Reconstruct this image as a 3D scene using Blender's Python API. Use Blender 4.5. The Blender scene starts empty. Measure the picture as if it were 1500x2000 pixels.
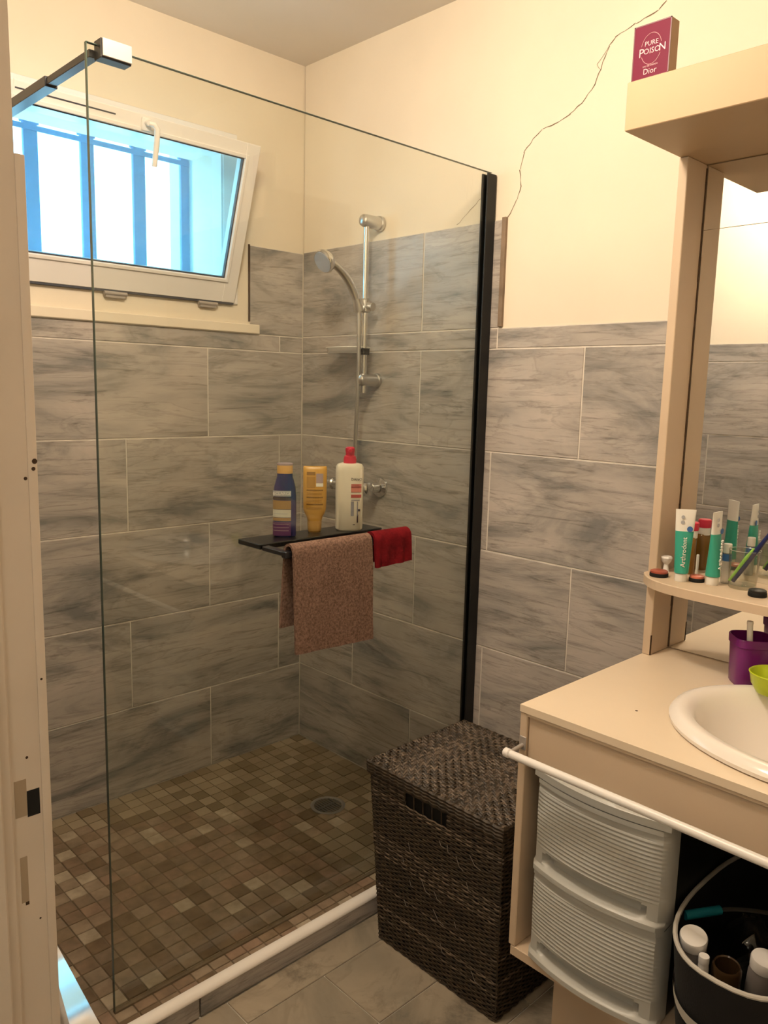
import bpy, bmesh, math, random
from mathutils import Vector, Matrix
random.seed(7)
SC = bpy.context.scene
COL = SC.collection
# ---------------------------------------------------------------- camera
CAM = Vector((-1.86785, -2.39944, 1.37449))
cd = bpy.data.cameras.new('camera')
cam = bpy.data.objects.new('camera', cd); COL.objects.link(cam)
right = Vector((0.72274044, -0.69068243, 0.02457707))
down = Vector((-0.08729038, -0.12650292, -0.98811811))
fwd = Vector((0.68558489, 0.71200758, -0.15171871))
m = Matrix((right, -down, -fwd)).transposed().to_4x4()
m.translation = CAM
cam.matrix_world = m
cd.sensor_fit = 'HORIZONTAL'; cd.sensor_width = 36.0
cd.lens = 1555.17 * 36.0 / 1500.0
cd.clip_start = 0.02
SC.camera = cam
# ---------------------------------------------------------------- sky and exposure
SC.view_settings.view_transform = 'Standard'
SC.view_settings.look = 'None'
SC.view_settings.gamma = 1.0
SC.view_settings.use_curve_mapping = False
SC.view_settings.exposure = -0.06
world = bpy.data.worlds.new('sky'); SC.world = world
world.use_nodes = True
wb = world.node_tree.nodes['Background']
wb.inputs['Color'].default_value = (0.72, 0.9, 1.0, 1)
wb.inputs['Strength'].default_value = 7.5
LAMP_POWER = 45.0
LAMP_COLOR = (1.0, 0.835, 0.655)
HALL_POWER = 9.0

# ---------------------------------------------------------------- helpers
BASE = {}
def wpos(o): return BASE.get(o.name, Vector((0, 0, 0)))
def link(o, pos, parent=None):
    COL.objects.link(o)
    BASE[o.name] = Vector(pos)
    if parent is not None:
        o.parent = parent
        o.location = Vector(pos) - wpos(parent)
    else:
        o.location = Vector(pos)
    return o
def tag(o, label=None, cat=None, group=None, kind=None):
    if label: o['label'] = label
    if cat: o['category'] = cat
    if group: o['group'] = group
    if kind: o['kind'] = kind
    return o
def empty(name, loc, label=None, cat=None, group=None, kind=None):
    o = bpy.data.objects.new(name, None); o.empty_display_size = 0.05
    link(o, loc); return tag(o, label, cat, group, kind)
def obj(name, bm, mat, parent=None, smooth=False, kind=None, label=None):
    """bm holds world coordinates; becomes one mesh object with its origin at its own base"""
    bm.verts.ensure_lookup_table()
    xs = [v.co for v in bm.verts]
    lo = Vector((min(v.x for v in xs), min(v.y for v in xs), min(v.z for v in xs)))
    hi = Vector((max(v.x for v in xs), max(v.y for v in xs), max(v.z for v in xs)))
    c = Vector(((lo.x + hi.x) / 2, (lo.y + hi.y) / 2, lo.z))
    bmesh.ops.translate(bm, verts=bm.verts, vec=-c)
    me = bpy.data.meshes.new(name); bm.to_mesh(me); bm.free()
    if mat: me.materials.append(mat)
    if smooth:
        for p in me.polygons: p.use_smooth = True
        try: me.set_sharp_from_angle(angle=math.radians(38))
        except Exception: pass
    o = bpy.data.objects.new(name, me)
    link(o, c, parent)
    return tag(o, label=label, kind=kind)
def B(): return bmesh.new()
def box(bm, x0, x1, y0, y1, z0, z1, bev=0.0, M=None, seg=1):
    vs = [bm.verts.new((x, y, z)) for x in (x0, x1) for y in (y0, y1) for z in (z0, z1)]
    q = [(0, 1, 3, 2), (4, 6, 7, 5), (0, 4, 5, 1), (2, 3, 7, 6), (0, 2, 6, 4), (1, 5, 7, 3)]
    fs = [bm.faces.new([vs[i] for i in f]) for f in q]
    bmesh.ops.recalc_face_normals(bm, faces=fs)
    geo = vs
    if bev > 0:
        es = list({e for f in fs for e in f.edges})
        r = bmesh.ops.bevel(bm, geom=es, offset=bev, segments=seg, profile=0.5, affect='EDGES')
        geo = [v for v in bm.verts if v.is_valid and (v in set(r['verts']))]
        allv = set(r['verts'])
        for f in fs:
            if f.is_valid: allv |= set(f.verts)
        geo = list(allv)
    if M is not None: bmesh.ops.transform(bm, matrix=M, verts=geo)
    return bm
def bx(*a, **k): return box(B(), *a, **k)
def rings(bm, loops, cap0=True, cap1=True, closed=True):
    R = [[bm.verts.new(p) for p in L] for L in loops]
    n = len(R[0])
    for a, b in zip(R, R[1:]):
        for i in range(n if closed else n - 1):
            j = (i + 1) % n
            bm.faces.new((a[i], a[j], b[j], b[i]))
    if cap0: bm.faces.new(list(reversed(R[0])))
    if cap1: bm.faces.new(R[-1])
    return R
def lathe(bm, prof, c=(0, 0, 0), axis=(0, 0, 1), seg=24, cap=True):
    """prof = [(radius, distance along axis)]"""
    ax = Vector(axis).normalized()
    u = ax.orthogonal().normalized(); v = ax.cross(u)
    c = Vector(c); L = []
    for r, h in prof:
        L.append([c + ax * h + (u * math.cos(t) + v * math.sin(t)) * max(r, 1e-5)
                  for t in (2 * math.pi * i / seg for i in range(seg))])
    rings(bm, L, cap, cap)
    return bm
def tube(bm, pts, r, seg=10, cap=True):
    pts = [Vector(p) for p in pts]
    rs = r if isinstance(r, (list, tuple)) else [r] * len(pts)
    L = []; up = None
    for i, p in enumerate(pts):
        t = (pts[min(i + 1, len(pts) - 1)] - pts[max(i - 1, 0)]).normalized()
        if up is None: up = t.orthogonal().normalized()
        up = (up - t * up.dot(t)).normalized(); w = t.cross(up)
        L.append([p + (up * math.cos(a) + w * math.sin(a)) * rs[i]
                  for a in (2 * math.pi * k / seg for k in range(seg))])
    rings(bm, L, cap, cap)
    return bm
def bez(p0, p1, p2, p3, n=12):
    p0, p1, p2, p3 = map(Vector, (p0, p1, p2, p3)); o = []
    for i in range(n + 1):
        t = i / n; s = 1 - t
        o.append(p0 * s**3 + p1 * 3 * s * s * t + p2 * 3 * s * t * t + p3 * t**3)
    return o
def sup(cx, cy, z, a, b, n=2.0, seg=32, rot=0.0):
    o = []
    for i in range(seg):
        t = 2 * math.pi * i / seg
        c, s = math.cos(t), math.sin(t)
        x = a * math.copysign(abs(c) ** (2 / n), c); y = b * math.copysign(abs(s) ** (2 / n), s)
        o.append(Vector((cx + x * math.cos(rot) - y * math.sin(rot), cy + x * math.sin(rot) + y * math.cos(rot), z)))
    return o
def text(name, s, size, origin, rx, up, mat, parent, ext=0.0002, align='CENTER', font_scale=(1, 1)):
    cu = bpy.data.curves.new(name, 'FONT'); cu.body = s; cu.size = size
    cu.align_x = align; cu.align_y = 'CENTER'; cu.extrude = ext; cu.resolution_u = 2
    t = bpy.data.objects.new(name, cu); COL.objects.link(t)
    me = bpy.data.meshes.new_from_object(t.evaluated_get(bpy.context.evaluated_depsgraph_get()))
    bpy.data.objects.remove(t); bpy.data.curves.remove(cu)
    rx = Vector(rx).normalized(); up = Vector(up); up = (up - rx * up.dot(rx)).normalized(); n = rx.cross(up)
    M = Matrix((rx * font_scale[0], up * font_scale[1], n)).transposed().to_4x4(); M.translation = Vector(origin)
    bm = B(); bm.from_mesh(me); bpy.data.meshes.remove(me)
    bmesh.ops.transform(bm, matrix=M, verts=bm.verts)
    return obj(name, bm, mat, parent)

# ---------------------------------------------------------------- materials
def new_mat(name):
    m = bpy.data.materials.new(name); m.use_nodes = True
    nt = m.node_tree; b = nt.nodes['Principled BSDF']
    return m, nt, b
def mat(name, col, rough=0.5, metal=0.0, var=0.0, vscale=8.0, bump=0.0, bscale=60.0, spec=0.5, trans=0.0, ior=1.45, alpha=None):
    m, nt, b = new_mat(name)
    b.inputs['Base Color'].default_value = (*col, 1)
    b.inputs['Roughness'].default_value = rough
    b.inputs['Metallic'].default_value = metal
    b.inputs['Specular IOR Level'].default_value = spec
    b.inputs['Transmission Weight'].default_value = trans
    b.inputs['IOR'].default_value = ior
    tc = nt.nodes.new('ShaderNodeTexCoord')
    if var > 0:
        n = nt.nodes.new('ShaderNodeTexNoise'); n.inputs['Scale'].default_value = vscale; n.inputs['Detail'].default_value = 5
        nt.links.new(tc.outputs['Object'], n.inputs['Vector'])
        r = nt.nodes.new('ShaderNodeValToRGB')
        r.color_ramp.elements[0].position = 0.3; r.color_ramp.elements[1].position = 0.7
        r.color_ramp.elements[0].color = (*[c * (1 - var) for c in col], 1)
        r.color_ramp.elements[1].color = (*[min(1, c * (1 + var)) for c in col], 1)
        nt.links.new(n.outputs['Fac'], r.inputs['Fac']); nt.links.new(r.outputs['Color'], b.inputs['Base Color'])
    if bump > 0:
        n2 = nt.nodes.new('ShaderNodeTexNoise'); n2.inputs['Scale'].default_value = bscale; n2.inputs['Detail'].default_value = 3
        bp = nt.nodes.new('ShaderNodeBump'); bp.inputs['Strength'].default_value = bump; bp.inputs['Distance'].default_value = 0.002
        nt.links.new(tc.outputs['Object'], n2.inputs['Vector']); nt.links.new(n2.outputs['Fac'], bp.inputs['Height'])
        nt.links.new(bp.outputs['Normal'], b.inputs['Normal'])
    return m
def glass_mat(name, tint, ior=1.45, rough=0.0, boost=1.0, haze=0.0, hazecol=(1, 1, 1)):
    """thin clear sheet: tinted see-through plus Fresnel reflection (lets lamp light pass)"""
    m = bpy.data.materials.new(name); m.use_nodes = True; nt = m.node_tree; nt.nodes.clear()
    o = nt.nodes.new('ShaderNodeOutputMaterial'); t = nt.nodes.new('ShaderNodeBsdfTransparent')
    g = nt.nodes.new('ShaderNodeBsdfGlossy'); f = nt.nodes.new('ShaderNodeLayerWeight'); mx = nt.nodes.new('ShaderNodeMixShader')
    t.inputs['Color'].default_value = (*tint, 1); g.inputs['Roughness'].default_value = rough
    # Schlick reflectance from the facing angle, the same on both faces of the sheet
    f.inputs['Blend'].default_value = 0.5
    pw = nt.nodes.new('ShaderNodeMath'); pw.operation = 'POWER'; pw.inputs[1].default_value = 5.0
    f0 = ((ior - 1) / (ior + 1)) ** 2
    mu = nt.nodes.new('ShaderNodeMath'); mu.operation = 'MULTIPLY_ADD'; mu.inputs[1].default_value = (1 - f0) * boost; mu.inputs[2].default_value = f0 * boost
    mu.use_clamp = True
    nt.links.new(f.outputs['Facing'], pw.inputs[0]); nt.links.new(pw.outputs[0], mu.inputs[0]); nt.links.new(mu.outputs[0], mx.inputs[0])
    nt.links.new(g.outputs[0], mx.inputs[2])
    if haze > 0:
        tl = nt.nodes.new('ShaderNodeBsdfTranslucent'); tl.inputs['Color'].default_value = (*hazecol, 1)
        m2 = nt.nodes.new('ShaderNodeMixShader'); m2.inputs[0].default_value = haze
        nt.links.new(t.outputs[0], m2.inputs[1]); nt.links.new(tl.outputs[0], m2.inputs[2])
        nt.links.new(m2.outputs[0], mx.inputs[1])
    else: nt.links.new(t.outputs[0], mx.inputs[1])
    nt.links.new(mx.outputs[0], o.inputs['Surface'])
    return m
def tile_mat(name, light, mid, dark, rough=0.27, lscale=1.0):
    """printed wood/stone look: streaks along local X, each tile its own stretch of the print"""
    m, nt, b = new_mat(name); N = nt.nodes.new; L = nt.links.new
    tc = N('ShaderNodeTexCoord'); oi = N('ShaderNodeObjectInfo')
    sc = N('ShaderNodeVectorMath'); sc.operation = 'SCALE'; sc.inputs['Scale'].default_value = 37.0
    cb = N('ShaderNodeCombineXYZ'); L(oi.outputs['Random'], cb.inputs[0]); L(oi.outputs['Random'], cb.inputs[2]); L(oi.outputs['Random'], cb.inputs[1])
    L(cb.outputs[0], sc.inputs[0])
    ad = N('ShaderNodeVectorMath'); L(tc.outputs['Object'], ad.inputs[0]); L(sc.outputs[0], ad.inputs[1])
    def noise(sx, sz, scale, detail, dist=0.0, rough_=0.6):
        mp = N('ShaderNodeMapping'); mp.inputs['Scale'].default_value = (sx, sx, sz); L(ad.outputs[0], mp.inputs['Vector'])
        n = N('ShaderNodeTexNoise'); n.inputs['Scale'].default_value = scale; n.inputs['Detail'].default_value = detail
        n.inputs['Distortion'].default_value = dist; n.inputs['Roughness'].default_value = rough_; L(mp.outputs[0], n.inputs['Vector']); return n
    a = noise(1.0, 3.4, 1.7 * lscale, 7, 1.4)
    f = noise(1.0, 13.0, 5 * lscale, 9, 0.8, 0.74)
    ct = noise(0.7, 3.6, 1.7 * lscale, 5, 1.8)
    r = N('ShaderNodeValToRGB'); e = r.color_ramp.elements
    e[0].position = 0.34; e[0].color = (*dark, 1); e[1].position = 0.66; e[1].color = (*light, 1)
    k = e.new(0.50); k.color = (*mid, 1)
    L(a.outputs['Fac'], r.inputs['Fac'])
    r2 = N('ShaderNodeValToRGB'); e2 = r2.color_ramp.elements
    e2[0].position = 0.34; e2[0].color = (0.60, 0.60, 0.60, 1); e2[1].position = 0.48; e2[1].color = (1.04, 1.04, 1.04, 1)
    L(f.outputs['Fac'], r2.inputs['Fac'])
    r3 = N('ShaderNodeValToRGB'); e3 = r3.color_ramp.elements
    e3[0].position = 0.478; e3[0].color = (1.03, 1.03, 1.03, 1); e3[1].position = 0.522; e3[1].color = (0.97, 0.97, 0.97, 1)
    k3 = e3.new(0.498); k3.color = (0.84, 0.84, 0.84, 1)
    L(ct.outputs['Fac'], r3.inputs['Fac'])
    mx = N('ShaderNodeMix'); mx.data_type = 'RGBA'; mx.blend_type = 'MULTIPLY'; mx.inputs[0].default_value = 1.0
    L(r.outputs[0], mx.inputs[6]); L(r2.outputs[0], mx.inputs[7])
    my = N('ShaderNodeMix'); my.data_type = 'RGBA'; my.blend_type = 'MULTIPLY'; my.inputs[0].default_value = 1.0
    L(mx.outputs[2], my.inputs[6]); L(r3.outputs[0], my.inputs[7])
    L(my.outputs[2], b.inputs['Base Color'])
    b.inputs['Roughness'].default_value = rough
    bp = N('ShaderNodeBump'); bp.inputs['Strength'].default_value = 0.25; bp.inputs['Distance'].default_value = 0.001
    L(f.outputs['Fac'], bp.inputs['Height']); L(bp.outputs[0], b.inputs['Normal'])
    return m
def mosaic_mat(name):
    m, nt, b = new_mat(name); N = nt.nodes.new; L = nt.links.new
    oi = N('ShaderNodeObjectInfo'); r = N('ShaderNodeValToRGB'); r.color_ramp.interpolation = 'CONSTANT'
    cols = [(0.22, 0.15, 0.095), (0.28, 0.205, 0.14), (0.165, 0.11, 0.062), (0.31, 0.235, 0.165), (0.24, 0.17, 0.105), (0.42, 0.345, 0.255), (0.27, 0.18, 0.12), (0.27, 0.205, 0.14), (0.215, 0.155, 0.10)]
    e = r.color_ramp.elements
    e[0].position = 0; e[0].color = (*cols[0], 1); e[1].position = 1 / len(cols); e[1].color = (*cols[1], 1)
    for i in range(2, len(cols)):
        k = e.new(i / len(cols)); k.color = (*cols[i], 1)
    L(oi.outputs['Random'], r.inputs['Fac'])
    tc = N('ShaderNodeTexCoord'); ad = N('ShaderNodeVectorMath'); cb = N('ShaderNodeCombineXYZ')
    mu = N('ShaderNodeMath'); mu.operation = 'MULTIPLY'; mu.inputs[1].default_value = 60; L(oi.outputs['Random'], mu.inputs[0]); L(mu.outputs[0], cb.inputs[2])
    L(tc.outputs['Object'], ad.inputs[0]); L(cb.outputs[0], ad.inputs[1])
    n = N('ShaderNodeTexNoise'); n.inputs['Scale'].default_value = 28; n.inputs['Detail'].default_value = 6; L(ad.outputs[0], n.inputs['Vector'])
    r2 = N('ShaderNodeValToRGB'); r2.color_ramp.elements[0].color = (0.72, 0.70, 0.66, 1); r2.color_ramp.elements[1].color = (1.15, 1.15, 1.15, 1)
    r2.color_ramp.elements[0].position = .3; r2.color_ramp.elements[1].position = .7
    L(n.outputs['Fac'], r2.inputs['Fac'])
    mx = N('ShaderNodeMix'); mx.data_type = 'RGBA'; mx.blend_type = 'MULTIPLY'; mx.inputs[0].default_value = 1
    L(r.outputs[0], mx.inputs[6]); L(r2.outputs[0], mx.inputs[7]); L(mx.outputs[2], b.inputs['Base Color'])
    b.inputs['Roughness'].default_value = 0.5
    return m

M_plaster = mat('cream_plaster', (0.77, 0.685, 0.55), 0.75, var=0.04, vscale=3, bump=0.25, bscale=35)
M_ceiling = mat('ceiling_paint', (0.72, 0.66, 0.57), 0.85, var=0.03, vscale=2, bump=0.2, bscale=30)
M_tile = tile_mat('grey_wood_look_tile', (0.485, 0.432, 0.388), (0.40, 0.362, 0.328), (0.21, 0.203, 0.195))
M_floor = tile_mat('floor_wood_look_tile', (0.38, 0.315, 0.23), (0.30, 0.25, 0.185), (0.16, 0.142, 0.11), 0.45)
M_grout = mat('pale_grout', (0.66, 0.61, 0.54), 0.85, var=0.15, vscale=20)
M_mgrout = mat('brown_grout', (0.16, 0.12, 0.075), 0.85, var=0.2, vscale=25)
M_mosaic = mosaic_mat('brown_stone_mosaic')
M_wtrim = mat('white_pvc_trim', (0.85, 0.80, 0.74), 0.22)
M_upvc = mat('white_window_plastic', (0.80, 0.77, 0.74), 0.35)
M_gasket = mat('dark_gasket', (0.05, 0.055, 0.07), 0.5)
M_black = mat('black_satin_metal', (0.010, 0.010, 0.012), 0.28, metal=0.0, spec=0.6)
M_blackmat = mat('black_matt_metal', (0.006, 0.006, 0.006), 0.5)
M_chrome = mat('chrome', (0.72, 0.72, 0.72), 0.12, metal=1.0)
M_chrome2 = mat('brushed_chrome', (0.60, 0.60, 0.60), 0.28, metal=1.0)
M_steel = mat('pale_aluminium', (0.42, 0.38, 0.35), 0.35, metal=0.3)
M_glass = glass_mat('shower_glass', (0.945, 0.955, 0.925), 1.5, 0.0)
M_gedge = mat('glass_edge_green', (0.05, 0.08, 0.065), 0.15, spec=0.8)
M_pane = glass_mat('window_glass', (0.68, 0.91, 0.99), 1.5, 0.05, haze=0.10, hazecol=(0.4, 0.7, 0.95))
M_bluebar = mat('haze_blue_iron', (0.06, 0.18, 0.40), 0.6, var=0.15, vscale=30)  # blue stands in for daylight haze scattered by the frosted pane
M_outwall = mat('outside_render', (0.5, 0.62, 0.66), 0.8)
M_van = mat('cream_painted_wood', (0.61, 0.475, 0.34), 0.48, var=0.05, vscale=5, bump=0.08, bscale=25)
M_topbox = mat('tan_toned_box', (0.50, 0.355, 0.215), 0.5, var=0.03, vscale=5, spec=0.3)  # tan, set darker than the cabinet paint to offset lamp clipping on its front
M_top = mat('cream_laminate_top', (0.78, 0.65, 0.49), 0.3, var=0.03, vscale=6)
M_wear = mat('brown_wear', (0.05, 0.025, 0.012), 0.8)
M_edge = mat('tile_edge_brown', (0.22, 0.16, 0.11), 0.7, var=.3, vscale=15)
M_edge2 = mat('dark_worn_paint', (0.10, 0.06, 0.035), 0.8, var=.4, vscale=40)
M_mirror = mat('mirror_silver', (0.90, 0.91, 0.90), 0.015, metal=1.0)
M_ceramic = mat('white_ceramic', (0.86, 0.80, 0.74), 0.12)
M_wplast = mat('white_plastic', (0.82, 0.79, 0.76), 0.3)
M_drawer = mat('off_white_ribbed_plastic', (0.47, 0.47, 0.44), 0.35)
M_rattan = mat('dark_brown_rattan', (0.040, 0.027, 0.015), 0.5, var=0.55, vscale=55, bump=0.4, bscale=250)
M_rattan2 = mat('worn_brown_rattan', (0.115, 0.085, 0.06), 0.5, var=0.5, vscale=45, bump=0.4, bscale=250)
M_dark = mat('black_inside', (0.004, 0.004, 0.004), 0.8)
M_towel = mat('dusty_rose_terry', (0.185, 0.115, 0.085), 0.95, var=0.42, vscale=190, bump=1.0, bscale=420, spec=0.1)
M_red = mat('dark_red_cloth', (0.13, 0.005, 0.008), 0.9, var=0.35, vscale=30, bump=0.7, bscale=200, spec=0.15)
M_navy = mat('navy_plastic', (0.028, 0.028, 0.13), 0.3)
M_gold = mat('gold_cap', (0.62, 0.36, 0.11), 0.35)
M_amber = mat('golden_yellow_plastic', (0.60, 0.33, 0.065), 0.32)
M_amberd = mat('brown_print', (0.26, 0.13, 0.02), 0.5)
M_lilac = mat('lilac_print', (0.36, 0.28, 0.30), 0.5)
M_white = mat('cream_white_bottle', (0.82, 0.76, 0.64), 0.3)
M_pump = mat('red_pump', (0.62, 0.025, 0.06), 0.3)
M_pink = mat('pink_print', (0.62, 0.22, 0.17), 0.5)
M_redprint = mat('red_print', (0.45, 0.08, 0.07), 0.5)
M_greyprint = mat('grey_print', (0.27, 0.26, 0.30), 0.5)
M_inkdark = mat('dark_print', (0.05, 0.04, 0.05), 0.5)
M_lab1 = mat('silver_label', (0.42, 0.43, 0.46), 0.4)
M_lab2 = mat('bronze_label', (0.34, 0.21, 0.08), 0.4)
M_lab3 = mat('pale_label', (0.60, 0.60, 0.52), 0.45)
M_purpleprint = mat('purple_print', (0.12, 0.035, 0.13), 0.45)
M_burg = mat('burgundy_box', (0.145, 0.006, 0.032), 0.5, spec=0.15)
M_burgd = mat('dark_burgundy_edge', (0.10, 0.008, 0.02), 0.4)
M_boxside = mat('beige_box_side', (0.42, 0.29, 0.19), 0.6)
M_boxtext = mat('pink_foil', (0.62, 0.33, 0.36), 0.3)
M_teal = mat('teal_tube', (0.045, 0.37, 0.27), 0.35)
M_tubew = mat('white_tube', (0.80, 0.78, 0.72), 0.35)
M_blueprint = mat('blue_print', (0.05, 0.15, 0.40), 0.5)
M_redcap = mat('red_screw_cap', (0.62, 0.03, 0.07), 0.3)
M_oil = mat('amber_liquid', (0.21, 0.10, 0.012), 0.12, spec=0.7)
M_blush = mat('red_brown_blusher', (0.35, 0.075, 0.045), 0.4)
M_purple = mat('purple_plastic', (0.17, 0.012, 0.16), 0.25)
M_lime = mat('lime_plastic', (0.50, 0.60, 0.025), 0.25)
M_navybrush = mat('navy_rubber', (0.012, 0.02, 0.10), 0.4)
M_green = mat('green_rubber', (0.30, 0.62, 0.10), 0.4)
M_clear = glass_mat('clear_plastic', (0.93, 0.94, 0.91), 1.5, 0.02, boost=1.4)
M_frost = glass_mat('frosted_plastic', (0.9, 0.9, 0.87), 1.5, 0.2, boost=1.5, haze=0.45, hazecol=(0.75, 0.74, 0.70))
M_dish = glass_mat('clear_ribbed_plastic', (0.88, 0.88, 0.86), 1.5, 0.08, boost=3.0, haze=0.75, hazecol=(0.95, 0.95, 0.93))
M_bag = mat('black_fabric', (0.006, 0.006, 0.007), 0.85, bump=0.3, bscale=300)
M_pipe = mat('grey_white_piping', (0.50, 0.47, 0.42), 0.6)
M_teal2 = mat('deep_teal_plastic', (0.01, 0.17, 0.22), 0.35)
M_jar = mat('brown_glass_jar', (0.05, 0.028, 0.012), 0.2)
M_jamb = mat('aged_white_paint', (0.66, 0.56, 0.46), 0.5, var=0.06, vscale=7, bump=0.12, bscale=20)
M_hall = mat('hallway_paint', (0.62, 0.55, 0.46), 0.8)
M_recess = mat('recess_bare_wood', (0.38, 0.29, 0.20), 0.8)
M_crack = mat('plaster_crack', (0.17, 0.12, 0.075), 0.9)
M_lampglass = mat('lamp_base_white', (0.8, 0.78, 0.75), 0.4)

# ---------------------------------------------------------------- bathroom lamp and added hallway fill lamp
def ceiling_lamp(name, x, y, zc, drop, power, color, label, r):
    t = empty(name, (x, y, zc), label, 'lamp')
    b = B(); lathe(b, [(0.06, 0), (0.06, -0.015), (0.045, -0.03)], (x, y, zc), seg=24); obj('ceiling_rose', b, M_lampglass, t, True)
    b = B(); tube(b, [(x, y, zc - 0.03), (x, y, zc - drop + 0.10)], 0.004, 8); obj('cord', b, M_wplast, t)
    b = B(); lathe(b, [(0.012, 0.10), (0.02, 0.09), (0.02, 0.055)], (x, y, zc - drop), seg=16); obj('lamp_socket', b, M_lampglass, t, True)
    ld = bpy.data.lights.new(name + '_light', 'POINT'); ld.energy = power; ld.color = color; ld.shadow_soft_size = r
    lo = bpy.data.objects.new('bulb', ld); COL.objects.link(lo); lo.parent = t; lo.location = (0, 0, -drop)
    return t
ceiling_lamp('ceiling_lamp', -1.12, -1.30, 2.498, 0.17, LAMP_POWER, LAMP_COLOR, 'bare bulb hanging from the bathroom ceiling over the floor', 0.09)
ceiling_lamp('hallway_fill', -2.45, -2.35, 2.498, 0.15, HALL_POWER, LAMP_COLOR, 'added unseen hallway bulb that lights the door jamb', 0.06)  # fill lamp added out of view to light the jamb face

# ================================================================ SETTING
XL, YF = -1.55, -2.62           # left wall face, front wall face
ZF = -0.06                      # main floor level; shower floor is z = 0
WT = 0.008                      # tile thickness
def struct(name, bm, m, **k): return obj(name, bm, m, kind='structure', **k)
# floor slab, ceiling
floor = struct('floor', bx(-3.2, 0.2, -3.2, 0.2, -0.20, ZF - 0.004), M_grout)
ceil = struct('ceiling', bx(-3.2, 0.2, -3.2, 0.3, 2.50, 2.60), M_ceiling)
# right wall (mirror wall): plaster face at x=+0.004, tile faces at x=0
wr = struct('wall_right', bx(0.004, 0.15, YF - 0.1, 0.0, ZF - 0.05, 2.50), M_plaster)
# back wall with the window hole  (opening x -1.10..-0.31, z 1.665..2.17)
b = B()
HX0, HX1, HZ0, HZ1 = -1.085, -0.325, 1.675, 2.155
YB = 0.004
for (a, c, z0, z1) in ((-3.2, HX0, ZF - .05, 2.5), (HX1, 0.15, ZF - .05, 2.5), (HX0, HX1, ZF - .05, HZ0), (HX0, HX1, HZ1, 2.5)):
    box(b, a, c, YB, 0.22, z0, z1)
wb_ = struct('wall_back', b, M_plaster)
# left wall from the window wall to the door opening, and beyond it
b = B()
box(b, XL - 0.10, XL - 0.004, -1.50, YB, ZF - .05, 2.5); box(b, XL - 0.10, XL - 0.004, -1.53, -1.50, 2.12, 2.5)
box(b, XL - 0.10, XL - 0.004, -2.52, -1.53, 2.12, 2.5)
box(b, XL - 0.10, XL - 0.004, YF, -2.52, ZF - .05, 2.5)
wl = struct('wall_left', b, M_plaster)
struct('wall_front', bx(XL - 0.1, 0.15, YF - 0.1, YF, ZF - .05, 2.5), M_plaster)
b = B(); box(b, -3.0, XL - 0.1, -1.15, -1.05, ZF - .05, 2.5); struct('wall_hallway_back', b, M_hall)
struct('wall_hallway_far', bx(-3.1, -3.0, -3.1, -1.05, ZF - .05, 2.5), M_hall)
struct('wall_hallway_front', bx(-3.0, XL - 0.1, -3.1, -3.0, ZF - .05, 2.5), M_hall)

# ---- wall tiles, each one a piece
TM = {}
def tile(parent, mat_, cx, cy, cz, ln, ht, rot, flat=False, th=WT):
    """front face centre at (cx,cy,cz); local X runs along the tile, local -Y is its face"""
    key = (round(ln, 4), round(ht, 4), mat_.name, flat)
    if key not in TM:
        b = B()
        if flat: box(b, -ln / 2, ln / 2, -ht / 2, ht / 2, -th, 0, bev=0.0012)
        else: box(b, -ln / 2, ln / 2, 0, th, -ht / 2, ht / 2, bev=0.0012)
        me = bpy.data.meshes.new('tile'); b.to_mesh(me); b.free(); me.materials.append(mat_); TM[key] = me
    o = bpy.data.objects.new('tile', TM[key])
    link(o, (cx, cy, cz), parent); o.rotation_euler = (0, 0, rot)
    return o
G = 0.0042
def row(parent, wall, z0, z1, start, end, joints, mat_=None):
    """tiles between distance start..end from the corner on a wall, split at joints"""
    js = [start] + [j for j in sorted(joints) if start + .02 < j < end - .02] + [end]
    for a, c in zip(js, js[1:]):
        d = (a + c) / 2; ln = c - a - G; z = (z0 + z1) / 2; ht = z1 - z0 - G
        pr = random.uniform(-0.0005, 0.0005)
        if wall == 'r': tile(parent, mat_ or M_tile, 0 + pr, -d, z, ln, ht, -math.pi / 2)
        elif wall == 'b': tile(parent, mat_ or M_tile, -d, pr, z, ln, ht, 0)
        elif wall == 'l': tile(parent, mat_ or M_tile, XL + pr, -d, z, ln, ht, math.pi / 2)
def jl(first): return [first + 0.6 * i for i in range(-1, 6)]
# right wall
struct_g = obj('grout', bx(0.002, 0.006, YF, 0, ZF, 1.559), M_grout, wr)
obj('grout', bx(0.002, 0.006, -0.918, 0, 1.559, 1.862), M_grout, wr)
for k in range(5):
    row(wr, 'r', 0.3 * k, 0.3 * k + 0.3, 0, -YF, jl(0.61) if k % 2 == 0 else jl(0.31))
row(wr, 'r', ZF, 0.0, 0.955, -YF, jl(0.31))
row(wr, 'r', 1.5, 1.559, 0, -YF, [0.915, 1.55])
row(wr, 'r', 1.559, 1.862, 0, 0.918, [0.61])
obj('tile_edge_trim', bx(-0.006, 0.006, -0.932, -0.918, 1.563, 1.866, bev=0.001), M_edge, wr)
# back wall
obj('grout', bx(XL, 0, 0.002, 0.006, ZF, 1.557), M_grout, wb_)
obj('grout', bx(-0.234, 0, 0.002, 0.006, 1.557, 1.858), M_grout, wb_)
for k in range(5):
    row(wb_, 'b', 0.3 * k, 0.3 * k + 0.3, 0, -XL, jl(0.4036) if k % 2 == 0 else jl(0.1036))
row(wb_, 'b', 1.5, 1.557, 0, -XL, [0.1036])
row(wb_, 'b', 1.557, 1.858, 0, 0.234, [])
obj('tile_edge_trim', bx(-0.2385, -0.234, -0.002, 0.006, 1.60, 1.86), M_wear, wb_)
obj('window_sill', bx(XL, -0.197, -0.010, 0.006, 1.5575, 1.590, bev=0.003), M_plaster, wb_)
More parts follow.
